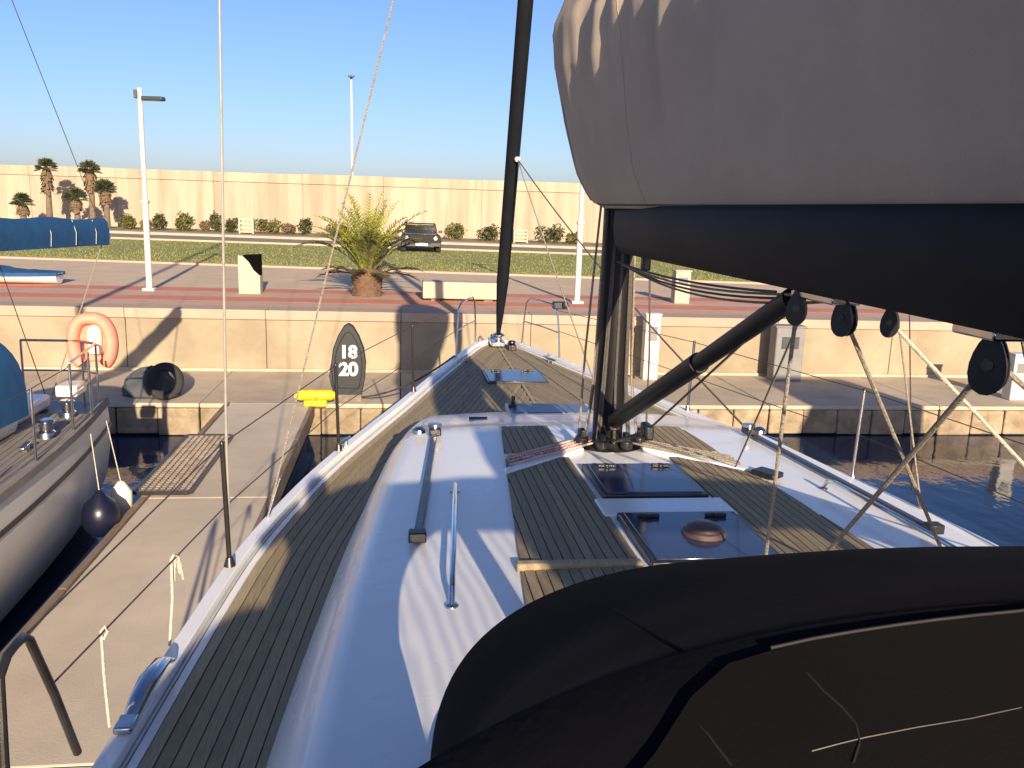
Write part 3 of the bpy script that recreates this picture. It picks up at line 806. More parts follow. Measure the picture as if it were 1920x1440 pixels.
hood_line([(1522, 1408), (1570, 1394), (1620, 1380), (1720, 1362), (1820, 1345), (1915, 1326)], .0006, 'wire', 'cord')
# stanchions, lifelines, pulpit
def stanchion(side, y, h=.70, m='dark_steel'):
    x = CL + side * (HB(y) - .01); z = zd(y) + .065
    b = MB(); b.tube([(x, y, z), (x + side * .02, y, z + h)], .0135, 10); s_ = b.build('stanchion', m, yacht)
    b = MB(); b.lathe((x, y, z - .01), [(.035, 0), (.03, .02), (.018, .06)], 12); b.build('socket', 'dark_steel' if m == 'dark_steel' else 'steel', s_)
    b = MB(); b.lathe((x + side * .02, y, z + h), [(.015, 0), (.012, .012), (.004, .018)], 10); b.build('cap', 'black_plastic', s_)
    return Vector((x + side * .02, y, z + h)), Vector((x + side * .01, y, z + h * .5))
def wire(pts, r=.0038, m='wire'):
    MB().tube(pts, r, 6).build('lifeline', m, yacht)
tops = {}
for sd, ys2 in ((-1, (4.66, 6.9, 9.1)), (1, (4.0, 6.1, 8.3))):
    tops[sd] = [stanchion(sd, y, m='dark_steel' if sd < 0 else 'steel') for y in ys2]
# port gate hoop near the sprayhood
gx = CL - HB(2.9) + .0
b = MB(); b.tube([(-1.17, 3.02, 1.49), (-1.185, 2.9, 1.80), (-1.20, 2.78, 2.07), (-1.20, 2.74, 2.10), (-1.20, 2.68, 2.105), (-1.20, 2.62, 2.10), (-1.20, 2.56, 2.06), (-1.19, 2.52, 1.80), (-1.18, 2.50, 1.49)], .0155, 10)
b.build('gate_hoop', 'dark_steel', yacht)
wire([(-1.20, 2.75, 2.10), tops[-1][0][0]]); wire([(-1.19, 2.88, 1.84), tops[-1][0][1]])
# pulpit: two open hoops at the bow
pul = {}
for sd in (-1, 1):
    def pr(y, h): return Vector((CL + sd * (HB(y) + .005), y, zd(y) + .06 + h))
    b = MB(); b.tube([pr(11.2, 0), pr(11.25, .35), pr(11.32, .62), pr(11.45, .68), pr(11.9, .69), pr(12.15, .68), pr(12.25, .60), pr(12.3, .3), pr(12.32, 0)], .0125, 10)
    pb = b.build('pulpit', 'steel', yacht)
    b = MB(); b.tube([pr(11.26, .33), pr(11.8, .34), pr(12.29, .33)], .010, 8); b.build('mid_bar', 'steel', pb)
    pul[sd] = (pr(11.33, .62), pr(11.25, .35))
b = MB(); b.box(pul[1][0] + Vector((.10, .35, .03)), (.20, .14, .10)); b.lathe(pul[1][0] + Vector((.16, .3, .0)), [(.05, 0), (.05, .07), (.03, .09)], 12); b.build('bow_light', 'black_plastic', yacht, bevel=.02)
for sd in (-1, 1):
    for j in (0, 1):
        prev = tops[sd][0][j]
        for q in tops[sd][1:]: wire([prev, q[j]]); prev = q[j]
        wire([prev, pul[sd][j]])
for j in (0, 1): wire([tops[1][0][j], Vector((CL + 2.45, 1.5, 2.15 - .33 * j))])
# rigging
fa, fb = Vector((CL, 12.42, 1.72)), Vector((CL, 5.75, 17.3))
b = MB(); b.tube([fa, fa.lerp(fb, .02), fa.lerp(fb, .05), fa.lerp(fb, .3), fa.lerp(fb, .6), fb], [.03, .055, .085, .095, .08, .03], 14)
b.build('furled_jib', 'navy_canvas', yacht, smooth=60)
b = MB(); b.lathe((CL, 12.40, 1.58), [(.03, 0), (.09, .02), (.09, .04), (.05, .06), (.05, .10), (.09, .12), (.09, .14), (.03, .17)], 18); b.build('furler_drum', 'steel', yacht)
clew = fa.lerp(fb, .155) + Vector((.05, -.12, 0))
b = MB(); b.lathe(clew, [(.03, -.03), (.045, 0), (.03, .03)], 10); b.build('clew_ring', 'sign_white', yacht)
line('jib_sheet', clew, (CL + .62, 8.1, zd(8.1) + .03), .008, 'rope_beige', .05)
line('jib_sheet', clew, (CL + 1.15, 6.05, 1.97), .008, 'rope_dark', .10)
for sd in (-1, 1):
    cp = Vector((CL + sd * (HB(5.4) - .0), 5.4, zd(5.4) + .06))
    b = MB(); b.tube([cp, cp + Vector((-sd * .08, .02, .26))], .011, 8); b.build('turnbuckle', 'steel', yacht)
    b = MB(); b.tube([cp, (CL + sd * .06, 5.6, 10.4)], .0065, 6); b.build('shroud', 'rope_beige', yacht)
    b = MB(); b.tube([cp + Vector((0, .12, 0)), (CL + sd * 1.0, 5.4, 9.68)], .0045, 6) if sd > 0 else None
    if sd > 0: b.build('shroud', 'wire', yacht)
# foredeck fittings
def cleat(p, rz, m='steel', s=1.0, name='cleat'):
    b = MB(); v = Matrix.Rotation(rz, 3, 'Z') @ Vector((0, 1, 0)); p = Vector(p)
    b.tube([p - v * .13 * s + Vector((0, 0, .055 * s)), p - v * .06 * s + Vector((0, 0, .05 * s)), p + v * .06 * s + Vector((0, 0, .05 * s)), p + v * .13 * s + Vector((0, 0, .055 * s))], [.008 * s, .016 * s, .016 * s, .008 * s], 8)
    for q in (-.045, .045): b.tube([p + v * q * s, p + v * q * s + Vector((0, 0, .05 * s))], .014 * s, 8)
    return b.build(name, m, yacht)
for sd in (-1, 1):
    cleat((CL + sd * (HB(11.1) - .16), 11.1, zd(11.1) + .01), sd * .4)
    cleat((CL + sd * (HB(7.0) - .02), 7.0, zd(7.0) + .065), sd * .3)
b = MB(); b.box((CL - .02, 12.45, zd(12.4) + .06), (.20, .5, .07)); b.lathe((CL - .02, 12.72, zd(12.4) + .09), [(.05, -.06), (.03, 0), (.05, .06)], 12, 'X'); b.build('bow_roller', 'steel', yacht, bevel=.012)
b = MB(); b.box((CL + .16, 12.1, zd(12.1) + .045), (.12, .2, .09)); b.lathe((CL + .16, 12.1, zd(12.1) + .09), [(.05, 0), (.06, .03), (.04, .05)], 12); b.build('windlass', 'dark_steel', yacht, bevel=.015)
# pop-up mooring cleat on the port rail
b = MB(); px_ = CL - HB(3.45) + .02
b.tube([(px_ - .02, 3.20, 1.515), (px_ - .01, 3.26, 1.55), (px_, 3.38, 1.575), (px_ + .015, 3.52, 1.57), (px_ + .02, 3.62, 1.52)], [.030, .036, .040, .036, .026], 12, ell=.6)
b.build('midship_cleat', 'chrome_blue', yacht)
b = MB(); b.box((px_ - .02, 3.14, 1.522), (.07, .10, .03)); b.build('cleat_base', 'steel', yacht, bevel=.008)
# aft cockpit block, coaming behind the sprayhood
b = MB(); b.bx(CL - 1.75, CL - .95, -3.4, .4, 1.45, 1.80); b.build('coaming', 'gelcoat', yacht, bevel=.05)
b = MB(); b.bx(CL + .95, CL + 1.75, -3.4, .4, 1.45, 1.80); b.build('coaming', 'gelcoat', yacht, bevel=.05)

# added unseen covered wheels; the port one is sized to shade the side deck
for sd in (-1, 1):
    wx = CL + sd * 1.41
    b = MB(); b.box((wx, -1.25, 1.85), (.22, .26, .80), taper=.7); b.build('shade_wheel_pedestal', 'gelcoat', yacht, bevel=.03)
    rows = []
    for dy, f in ((-.06, .0), (-.06, .7), (-.05, .93), (0, 1.0), (.05, .93), (.06, .7), (.06, .0)):
        rows.append([(wx + .85 * f * math.cos(q) + .001 * q, -1.08 + dy, 2.22 + .85 * f * math.sin(q) * (1 + .02 * math.sin(q * 7))) for q in np.linspace(0, 2 * math.pi, 40, endpoint=False)])
    b = MB(); b.grid(rows, close=True); b.build('shade_wheel_cover', 'navy_canvas', yacht, smooth=50)
# tall thin pole at the stanchion and rope lashings (loose things)
b = MB(); p = tops[-1][0][0]; b.tube([p + Vector((.02, .02, -.5)), p + Vector((.02, .02, 0)), p + Vector((.075, .02, 3.2)), p + Vector((.13, .02, 6.0))], [.008, .008, .006, .004], 8)
tag(b.build('flag_pole', 'pole_grey'), 'thin tall grey pole lashed to the dark steel stanchion of the yacht', 'pole')
def rope(name, pts, r, m, label, cat='rope', group=None):
    b = MB(); b.tube(pts, r, 8); return tag(b.build(name, m), label, cat, group)
l0, l1 = Vector((-1.19, 2.88, 1.84)), tops[-1][0][1]
q = l0.lerp(l1, .22)
b = MB(); b.tube([q + Vector((-.008, .01, -.42)), q + Vector((-.012, 0, -.2)), q + Vector((-.012, 0, 0)), q + Vector((0, .006, .014)), q + Vector((.012, 0, 0)), q + Vector((.0, -.01, -.03)), q + Vector((-.012, .012, -.03)), q + Vector((-.014, .02, -.05))], .006, 8)
tag(b.build('lashing_rope', 'rope_white'), 'cream rope with a small knot hanging from the lower lifeline near the gate hoop', 'rope')
q = l0.lerp(l1, .60)
b = MB(); b.tube([q + Vector((-.03, -.03, -.42)), q + Vector((-.015, 0, -.2)), q + Vector((-.012, 0, 0)), q + Vector((0, 0, .02)), q + Vector((.015, .03, 0)), q + Vector((.02, .06, -.10)), q + Vector((.02, .07, -.13))], .007, 8)
b.tube([q + Vector((-.012, .03, -.12)), q + Vector((0, .03, .018)), q + Vector((.014, .045, -.09))], .007, 8)
tag(b.build('lashing_rope', 'rope_white'), 'cream rope looped twice over the lower lifeline amid the open finger pier', 'rope')
c0 = Vector((CL - (HB(11.1) - .16), 11.1, zd(11.1) + .06))
rope('mooring_rope', sag(c0 + Vector((-.16, .05, .02)), (-.62, 13.42, QZ + .05), .12), .013, 'rope_dark', 'dark mooring rope sagging from the bow to the quay beside the number board')
rope('mooring_rope', sag(Vector((CL + .55, 11.3, 1.62)), (4.2, 13.6, QZ + .05), .10), .011, 'rope_beige', 'beige mooring rope from the starboard bow to the lower quay')

# ================================================================== THINGS ON THE QUAY
# berth number board
sg = empty('berth_number_board', (-.80, 13.42, QZ), 'pointed black berth board with white numbers 18 and 20 on the lower quay', 'sign')
outline = [(-.20, .10), (-.25, .35), (-.265, .60), (-.235, .82), (-.16, 1.02), (-.07, 1.17), (0, 1.21), (.07, 1.17), (.16, 1.02), (.235, .82), (.265, .60), (.25, .35), (.20, .10)]
def board(sc, y0, y1, name, m, parent):
    n = len(outline); v = [(-.80 + a * sc, y0, QZ + .10 + (z - .10) * sc + (1 - sc) * .5) for a, z in outline] + [(-.80 + a * sc, y1, QZ + .10 + (z - .10) * sc + (1 - sc) * .5) for a, z in outline]
    b = MB(); b.add(v, [tuple(range(n))[::-1], tuple(range(n, 2 * n))] + [(k, (k + 1) % n, n + (k + 1) % n, n + k) for k in range(n)])
    return b.build(name, m, parent, smooth=30, bevel=.012)
bd = board(1.0, 13.36, 13.52, 'board', 'sign_black', sg)
board(.80, 13.345, 13.37, 'face_plate', 'cabinet_grey', sg).data.materials[0] = M['sign_black']
b = MB(); b.bx(-1.02, -.60, 13.30, 13.56, QZ, QZ + .11); b.build('base', 'rust', sg, bevel=.01)
def text(body, size, loc, rot, m, parent, name='numerals', depth=.004):
    cu = bpy.data.curves.new('txt', 'FONT'); cu.body = body; cu.size = size; cu.align_x = 'CENTER'; cu.align_y = 'CENTER'; cu.extrude = depth; cu.offset = .011
    ob = bpy.data.objects.new('txt', cu); S.collection.objects.link(ob)
    bpy.context.view_layer.update()
    me = bpy.data.meshes.new_from_object(ob.evaluated_get(bpy.context.evaluated_depsgraph_get()))
    bpy.data.objects.remove(ob)
    me.materials.clear(); me.materials.append(M[m])
    o = bpy.data.objects.new(name, me); link(o, loc, parent); o.rotation_euler = rot
    return o
text('18', .27, (-.80, 13.337, QZ + .77), (R(90), 0, 0), 'sign_white', sg)
text('20', .29, (-.80, 13.337, QZ + .50), (R(90), 0, 0), 'sign_white', sg)
# yellow mooring bollard
yb = empty('mooring_bollard', (-1.27, 13.0, QZ), 'yellow painted mooring bollard on the corner of the finger pier', 'bollard')
b = MB(); b.tube([(-1.58, 13.0, QZ + .16), (-1.50, 13.0, QZ + .17), (-1.04, 13.0, QZ + .17), (-.98, 13.0, QZ + .16)], [.05, .085, .085, .05], 14); b.build('crossbar', 'yellow_paint', yb)
b = MB(); b.box((-1.27, 13.0, QZ + .05), (.34, .16, .10)); b.build('foot', 'yellow_paint', yb, bevel=.02)
# lamp posts
def lamp(x, y, h, label, arm=.38):
    e = empty('lamp_post', (x, y, PZ), label, 'lamp post', 'white lamp posts on the promenade')
    b = MB(); b.tube([(x, y, PZ + .02), (x, y, PZ + h * .45)], .062, 12); b.build('lower_post', 'white_paint', e)
    b = MB(); b.tube([(x, y, PZ + h * .45), (x, y, PZ + h)], .048, 12); b.build('upper_post', 'white_paint', e)
    b = MB(); b.box((x, y, PZ + .03), (.24, .24, .06)); b.build('base_plate', 'white_paint', e, bevel=.01)
    b = MB(); b.box((x, y, PZ + h * .45), (.145, .145, .06)); b.build('collar', 'white_paint', e, bevel=.01)
    b = MB(); v = Vector((1, -.3, -.10)).normalized()
    b.box((x + .27, y - .06, PZ + h - .20), (.44, .18, .08), rz=-.2); hd = b.build('lamp_head', 'lamp_dark', e, bevel=.02)
    b = MB(); b.box((x + .28, y - .06, PZ + h - .24), (.28, .12, .008), rz=-.2); b.build('lens', 'lamp_glass', hd)
    b = MB(); b.box((x - .075, y, PZ + h - .12), (.07, .10, .16)); b.build('fixture', 'lamp_dark', e, bevel=.01)
lamp(-5.22, 18.9, 4.05, 'white lamp post on the promenade left of the litter bin'.replace('left of', 'between the blue dinghy and'))
lamp(3.70, 18.0, 3.75, 'white lamp post on the promenade beside the pale concrete bench')
e = empty('lamp_mast', (-3.3, 60.5, PZ), 'very tall thin white lamp mast beyond the sea wall', 'lamp post')
b = MB(); b.tube([(-3.3, 60.5, PZ - .3), (-3.35, 60.5, 11.6)], [.10, .055], 10); b.build('mast', 'white_paint', e)
b = MB(); b.box((-3.35, 60.4, 11.75), (.42, .3, .10)); b.lathe((-3.35, 60.5, 11.55), [(.05, 0), (.10, .1), (.05, .2)], 10); b.build('lamp_head', 'lamp_dark', e, bevel=.02)
# litter bin
e = empty('litter_bin', (-3.15, 18.8, PZ), 'pale concrete litter bin with dark open slanted mouth on the promenade', 'bin')
v = []
for xx in (-3.36, -2.92): v += [(xx, 18.62, PZ), (xx, 19.0, PZ), (xx, 19.0, PZ + .80), (xx, 18.62, PZ + .80)]
b = MB(); b.add([(-3.36, 18.6, PZ), (-2.92, 18.6, PZ), (-2.92, 18.6, PZ + .38), (-3.05, 18.6, PZ + .50), (-3.14, 18.6, PZ + .66), (-3.26, 18.6, PZ + .78), (-3.36, 18.6, PZ + .80)] + [(-3.36, 18.98, PZ), (-2.92, 18.98, PZ), (-2.92, 18.98, PZ + .38), (-3.05, 18.98, PZ + .50), (-3.14, 18.98, PZ + .66), (-3.26, 18.98, PZ + .78), (-3.36, 18.98, PZ + .80)],
   [tuple(range(7)), tuple(range(7, 14))[::-1]] + [(k, 7 + k, 7 + (k + 1) % 7, (k + 1) % 7) for k in range(7)])
b.build('body', 'pale_concrete', e, bevel=.01)
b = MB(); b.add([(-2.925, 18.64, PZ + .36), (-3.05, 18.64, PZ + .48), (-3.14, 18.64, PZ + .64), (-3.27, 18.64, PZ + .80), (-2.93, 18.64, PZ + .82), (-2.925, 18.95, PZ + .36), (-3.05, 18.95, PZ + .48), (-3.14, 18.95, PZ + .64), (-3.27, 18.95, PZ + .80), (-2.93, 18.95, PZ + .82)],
   [(0, 1, 2, 3, 4), (9, 8, 7, 6, 5)] + [(k, 5 + k, 5 + (k + 1) % 5, (k + 1) % 5) for k in range(5)]); b.build('mouth', 'mouth_shade_black', e)  # solid wedge; the shade of an opening is put into its colour
# concrete bench block
b = MB(); b.bx(.44, 2.05, 17.9, 18.45, PZ + .05, PZ + .40)
e = empty('bench', (1.25, 18.2, PZ), 'long pale concrete bench block on the promenade beside the palm', 'bench')
b.build('seat', 'pale_concrete', e, bevel=.025)
for xx in (.62, 1.72):
    b = MB(); b.bx(xx, xx + .18, 18.0, 18.38, PZ, PZ + .05); b.build('foot', 'cabinet_grey', e)
# pedestals
def pedestal(x, y, z, wdt, hgt, dep, m, label, name='service_pedestal', cap=True):
    e = empty(name, (x, y, z), label, 'pedestal')
    b = MB(); b.box((x, y, z + hgt / 2), (wdt, dep, hgt)); b.build('body', m, e, bevel=.02)
    b = MB(); b.box((x, y - dep / 2 - .006, z + hgt * .72), (wdt * .6, .012, hgt * .22)); b.build('panel', 'cabinet_grey' if m != 'cabinet_grey' else 'lamp_dark', e, bevel=.003)
    if cap:
        b = MB(); b.box((x, y, z + hgt + .015), (wdt * 1.1, dep * 1.1, .035)); b.build('cap', m, e, bevel=.01)
    return e
pedestal(6.12, 18.5, PZ, .34, .70, .3, 'pale_concrete', 'short pale concrete pillar standing on the red paving of the promenade', 'concrete_pillar')
pedestal(4.58, 15.35, QZ, .28, 1.20, .22, 'white_paint', 'tall slim white service pedestal against the quay wall')
pedestal(7.22, 15.35, QZ, .56, 1.02, .30, 'cabinet_grey', 'wide grey service cabinet against the quay wall', 'service_cabinet')
pedestal(10.78, 13.75, QZ, .30, .80, .24, 'white_paint', 'white service pedestal near the water edge of the lower quay')
e = empty('hose_rack', (4.20, 15.40, QZ), 'dark bent pipe stand beside the slim white pedestal', 'pipe')
b = MB(); b.tube([(4.30, 15.4, QZ), (4.30, 15.4, QZ + .85), (4.26, 15.4, QZ + .93), (4.15, 15.4, QZ + .95), (4.08, 15.4, QZ + .93), (4.06, 15.4, QZ + .80)], .03, 10); b.build('pipe', 'dark_steel', e)
e = empty('tyre_fender', (-3.55, 13.28, QZ), 'worn black tyre propped up at the edge of the lower quay behind the cream boat', 'tyre')
b = MB(); rows = []
for q in np.linspace(0, 2 * math.pi, 28, endpoint=False):
    cx_, cz_ = math.cos(q), math.sin(q); ring = []
    for a_ in np.linspace(0, 2 * math.pi, 10, endpoint=False):
        rr_ = .215 + .065 * math.cos(a_); ring.append((-3.55 + rr_ * cx_, 13.36 + .085 * math.sin(a_) + (.28 + rr_ * cz_) * .25, QZ + .28 + rr_ * cz_))
    rows.append(ring)
rows.append(rows[0]); b.grid(rows, close=True); b.build('tread', 'rubber', e, smooth=60)
e = empty('tarpaulin_heap', (-3.85, 13.75, QZ), 'heap of dark grey tarpaulin on the lower quay next to the tyre', 'tarpaulin')
b = MB(); rows = []
for i in range(13):
    ph = (i / 12) * math.pi / 2; ring = []
    for q in np.linspace(0, 2 * math.pi, 30, endpoint=False):
        rr_ = math.cos(ph) * (1 + .25 * noise.noise(Vector((math.cos(q) * 2, math.sin(q) * 2, ph * 2)))); ring.append((-3.85 + .42 * rr_ * math.cos(q), 13.75 + .28 * rr_ * math.sin(q), QZ + .42 * math.sin(ph) * (1 + .2 * noise.noise(Vector((math.cos(q) * 3, math.sin(q) * 3, 5))))))
    rows.append(ring)
b.grid(rows, close=True); b.build('sheet', 'tarp_grey', e, smooth=50)
# metal grating on the pier
e = empty('metal_grating', (-2.42, 9.9, QZ + .02), 'rusty metal grating panel lying along the edge of the finger pier', 'grating')
gx0, gx1, gy0, gy1 = -2.68, -2.16, 8.85, 11.1
b = MB()
for y0 in np.arange(gy0, gy1, .07): b.bx(gx0, gx1, y0, y0 + .014, QZ + .022, QZ + .045)
for x0 in np.arange(gx0, gx1, .065): b.bx(x0, x0 + .012, gy0, gy1, QZ + .026, QZ + .048)
tag(b.build('mesh', 'rust', e, smooth=0), kind='stuff')
b = MB(); b.bx(gx0 - .03, gx0, gy0, gy1, QZ + .02, QZ + .06); b.bx(gx1, gx1 + .03, gy0, gy1, QZ + .02, QZ + .06); b.bx(gx0, gx1, gy0 - .03, gy0, QZ + .02, QZ + .06); b.bx(gx0, gx1, gy1, gy1 + .03, QZ + .02, QZ + .06)
b.build('frame', 'dark_steel', e, smooth=0)

# ------------------------------------------------------------------ date palm
def frond(base, az, el, length, droop, m, name, parent, wid=.26, nl=22, fold=.5):
    b = MB(); pts = []
    p = Vector(base); e_ = el; n = 12
    for i in range(n + 1):
        pts.append(p.copy()); dv = Vector((math.cos(az) * math.cos(e_), math.sin(az) * math.cos(e_), math.sin(e_)))
        p = p + dv * (length / n); e_ -= droop / n * (.4 + 1.2 * i / n)
    b.tube(pts, [.022 * (1 - .85 * i / n) + .003 for i in range(n + 1)], 4)
    sidev = Vector((-math.sin(az), math.cos(az), 0))
    for i in range(nl * 2):
        t = .10 + .9 * (i // 2) / nl; sd = 1 if i % 2 else -1
        k = min(int(t * n), n - 1); q = pts[k].lerp(pts[k + 1], t * n - k)
        tg = (pts[k + 1] - pts[k]).normalized(); up = sidev.cross(tg) * -1
        if up.z < 0: up = -up
        ln = wid * (math.sin(math.pi * min(1, t * .85 + .15)) ** .6) * random.uniform(.8, 1.15)
        dv = (sidev * sd * .75 + tg * .65 + up * fold * random.uniform(.1, 1)).normalized()
        wv = tg * .014
        b.add([q - wv, q + wv, q + dv * ln * .6 + wv * .8 - Vector((0, 0, .01)), q + dv * ln - Vector((0, 0, .05 * ln / wid)), q + dv * ln * .6 - wv * .8 - Vector((0, 0, .01))], [(0, 1, 2, 3, 4)])
    return b.build(name, m, parent, smooth=0, fix=False)
pc = Vector((-.72, 18.7, PZ))
palm = empty('date_palm', pc, 'young yellow-green date palm with stubby red-brown trunk on the promenade', 'palm tree')
b = MB(); prof = [(.32, 0), (.31, .10), (.30, .25), (.33, .40), (.28, .52), (.16, .6)]
rows = []
for r_, z in prof:
    rows.append([(pc.x + r_ * (1 + .10 * noise.noise(Vector((math.cos(q) * 3, math.sin(q) * 3, z * 6)))) * math.cos(q), pc.y + r_ * math.sin(q), pc.z + z) for q in np.linspace(0, 2 * math.pi, 20, endpoint=False)])
b.grid(rows, close=True); b.add(rows[-1], [tuple(range(20))]); trunk = b.build('trunk', 'palm_bark', palm)
for i in range(60):
    q = i * 2.4; z = .04 + .47 * (i / 60)
    b = MB(); r_ = .285
    b.box((pc.x + r_ * math.cos(q), pc.y + r_ * math.sin(q), pc.z + z), (random.uniform(.06, .11), random.uniform(.05, .08), random.uniform(.05, .10)), rz=q + random.uniform(-.4, .4), taper=random.uniform(.3, .7)); b.build('leaf_scar', 'palm_bark', trunk, smooth=0)
random.seed(21)
for i in range(40):
    az = i * 2.39996 + random.uniform(-.2, .2); t = i / 40
    el = R(89 - 40 * t ** .9 + random.uniform(-5, 5)); ln = random.uniform(1.45, 1.9) * (1 - .08 * t)
    fm = 'frond_young' if i % 2 == 0 and t < .6 else ('frond' if t < .85 else 'frond_old')
    frond(pc + Vector((.10 * math.cos(az), .10 * math.sin(az), .52)), az, el, ln, R(30 + 62 * t + random.uniform(-14, 14)), fm, 'frond', palm, wid=.30)
for i in range(9):
    az = (i / 9) * 6.28 + .3
    frond(pc + Vector((.2 * math.cos(az), .2 * math.sin(az), .46)), az, R(14 + random.uniform(-6, 14)), random.uniform(.85, 1.15), R(50), 'frond_old', 'frond', palm, wid=.22)
# fan palms against the sea wall
def fan_palm(px, py_top, py_base, h_skirt, label):
    Y = 53.5 - .149 * (-18)
    top = aty(px, py_top, Y); x, y = top.x, Y
    e = empty('fan_palm', (x, y, PZ), label, 'palm tree', 'fan palms by the sea wall')
    H = top.z - PZ
    b = MB(); b.tube([(x, y, PZ), (x + .04, y, PZ + H * .5), (x, y, PZ + H - .5)], [.20, .15, .13], 10); b.build('trunk', 'trunk_grey', e)
    b = MB()
    for i in range(64):
        az = random.uniform(0, 6.28); el = R(random.uniform(-10, 85)); ln = random.uniform(.5, .85)
        c0_ = Vector((x, y, PZ + H - .62)); dv = Vector((math.cos(az) * math.cos(el), math.sin(az) * math.cos(el), math.sin(el)))
        tip = c0_ + dv * ln; sv = dv.cross(Vector((0, 0, 1))).normalized() if abs(dv.z) < .99 else Vector((1, 0, 0)); uv = sv.cross(dv)
        for j in range(7):
            a = R(-66 + 22 * j); d2 = (dv * math.cos(a) + sv * math.sin(a)); e2 = c0_ + dv * ln * .45
            b.add([e2, e2 + d2 * .28 + uv * .03, e2 + d2 * .42 - Vector((0, 0, .06)), e2 + d2 * .28 - uv * .03 + sv * .03], [(0, 1, 2, 3)])
        b.add([c0_ - sv * .01, c0_ + sv * .01, c0_ + dv * ln * .45], [(0, 1, 2)])
    b.build('crown', 'fan_leaf', e, smooth=0, fix=False)
    b = MB()
    for i in range(150):
        az = random.uniform(0, 6.28); z0 = PZ + H - .55 - random.random() ** 1.3 * h_skirt; rr_ = random.uniform(.12, .18)
        o_ = random.uniform(.18, .42); L = random.uniform(.25, .5)
        p_ = Vector((x + math.cos(az) * rr_, y + math.sin(az) * rr_, z0)); q_ = Vector((x + math.cos(az) * o_, y + math.sin(az) * o_, z0 - L)); sv = Vector((-math.sin(az), math.cos(az), 0)) * .09
        b.add([p_ - sv * .4, p_ + sv * .4, q_ + sv, q_ - sv], [(0, 1, 2, 3)])
    b.build('dead_leaf_skirt', 'fan_dead', e, smooth=0, fix=False)
random.seed(5)
fan_palm(85, 297, 430, 1.3, 'tall fan palm with brown skirt rising above the sea wall near the lawn end')
fan_palm(167, 301, 430, 1.0, 'tall fan palm with a short skirt rising just to the sea wall top')
fan_palm(196, 336, 430, .6, 'medium dark fan palm close beside the tall fan palm with short skirt')
fan_palm(141, 352, 430, .5, 'small dark fan palm between the two tall fan palms')
fan_palm(40, 362, 430, .4, 'lone smallest dark fan palm at the sea wall foot')
# shrubs along the wall
def shrub(px0, px1, py0, m, label, Y0=53.5, py1=None):
    pm = (px0 + px1) / 2
    p = aty(pm, py0, Y0); Y = Y0 - .149 * p.x
    a, c_ = aty(px0, py0, Y), aty(px1, py0, Y)
    wd = (c_.x - a.x) / 2; H = a.z - PZ; x = (a.x + c_.x) / 2
    e = empty('shrub', (x, Y, PZ), label, 'shrub', 'shrubs along the sea wall')
    b = MB()
    for i in range(5):
        b.tube([(x + random.uniform(-.1, .1), Y, PZ), (x + random.uniform(-wd, wd) * .6, Y + random.uniform(-.3, .3), PZ + H * .6)], [.025, .01], 5)
    b.build('stems', 'twig', e)
    b = MB()
    lobes = [(random.uniform(-.6, .6) * wd, random.uniform(-.5, .5) * wd, random.uniform(.35, .62) * H, random.uniform(.35, .55)) for _ in range(7)]
    for i in range(int(420 + 500 * wd)):
        lx, ly, lz, lr = random.choice(lobes)
        v = Vector((random.gauss(0, 1), random.gauss(0, 1), random.gauss(0, 1))).normalized() * random.uniform(.55, 1.05)
        c0_ = Vector((x + lx + v.x * wd * lr * 1.1, Y + ly + v.y * wd * lr, PZ + max(.06, lz + v.z * H * lr * .9)))
        n_ = Vector((random.gauss(0, 1), random.gauss(0, 1), random.gauss(0, 1))).normalized(); t_ = n_.orthogonal().normalized(); u_ = n_.cross(t_)
        s_ = random.uniform(.06, .12)
        b.add([c0_ - t_ * s_, c0_ - u_ * s_ * .5, c0_ + t_ * s_, c0_ + u_ * s_ * .5], [(0, 1, 2, 3)])
    b.build('foliage', m, e, smooth=0, fix=False)
random.seed(11)
SH = [(222, 262, 402, 'leaf_light', 'sparse low shrub by the sea wall nearest the fan palms'),
      (278, 312, 398, 'leaf_dark', 'dark round shrub by the sea wall right behind the lamp post'.replace('right ', '')),
      (325, 372, 398, 'leaf_light', 'light green spreading shrub before the stained sea wall'),
      (390, 420, 394, 'leaf_dark', 'dark upright shrub joined to a lower dark bush by the wall'),
      (418, 448, 406, 'leaf_dark', 'lower dark bush next to the first slatted concrete block'),
      (474, 526, 407, 'leaf_light', 'wide ragged shrub on the palm side of the first slatted block'),
      (558, 592, 408, 'leaf_dark', 'compact dark clipped shrub standing alone behind the palm fronds'),
      (826, 880, 418, 'leaf_light', 'light green shrub beside the parked dark car'),
      (896, 948, 420, 'leaf_dark', 'dark shrub behind the furled jib by the wall'),
      (1004, 1062, 420, 'leaf_dark', 'large dark rounded shrub by the second slatted block'),
      (1056, 1092, 432, 'leaf_light', 'small reddish-green shrub behind the lamp post near the boom')]
SH += [(258, 284, 411, 'leaf_dry', 'dry brown low shrub tucked beside the dark round shrub'),
       (372, 394, 412, 'leaf_dry', 'dry brown tuft between the spreading shrub and the dark upright one'),
       (528, 562, 419, 'leaf_dry', 'low dry brown scrub next to the compact clipped shrub'),
       (944, 966, 432, 'leaf_dry', 'tiny dry brown scrub beside the second slatted block'),
       (612, 660, 416, 'leaf_light', 'bushy green shrub half hidden by the date palm fronds')]
for a in SH: shrub(*a)
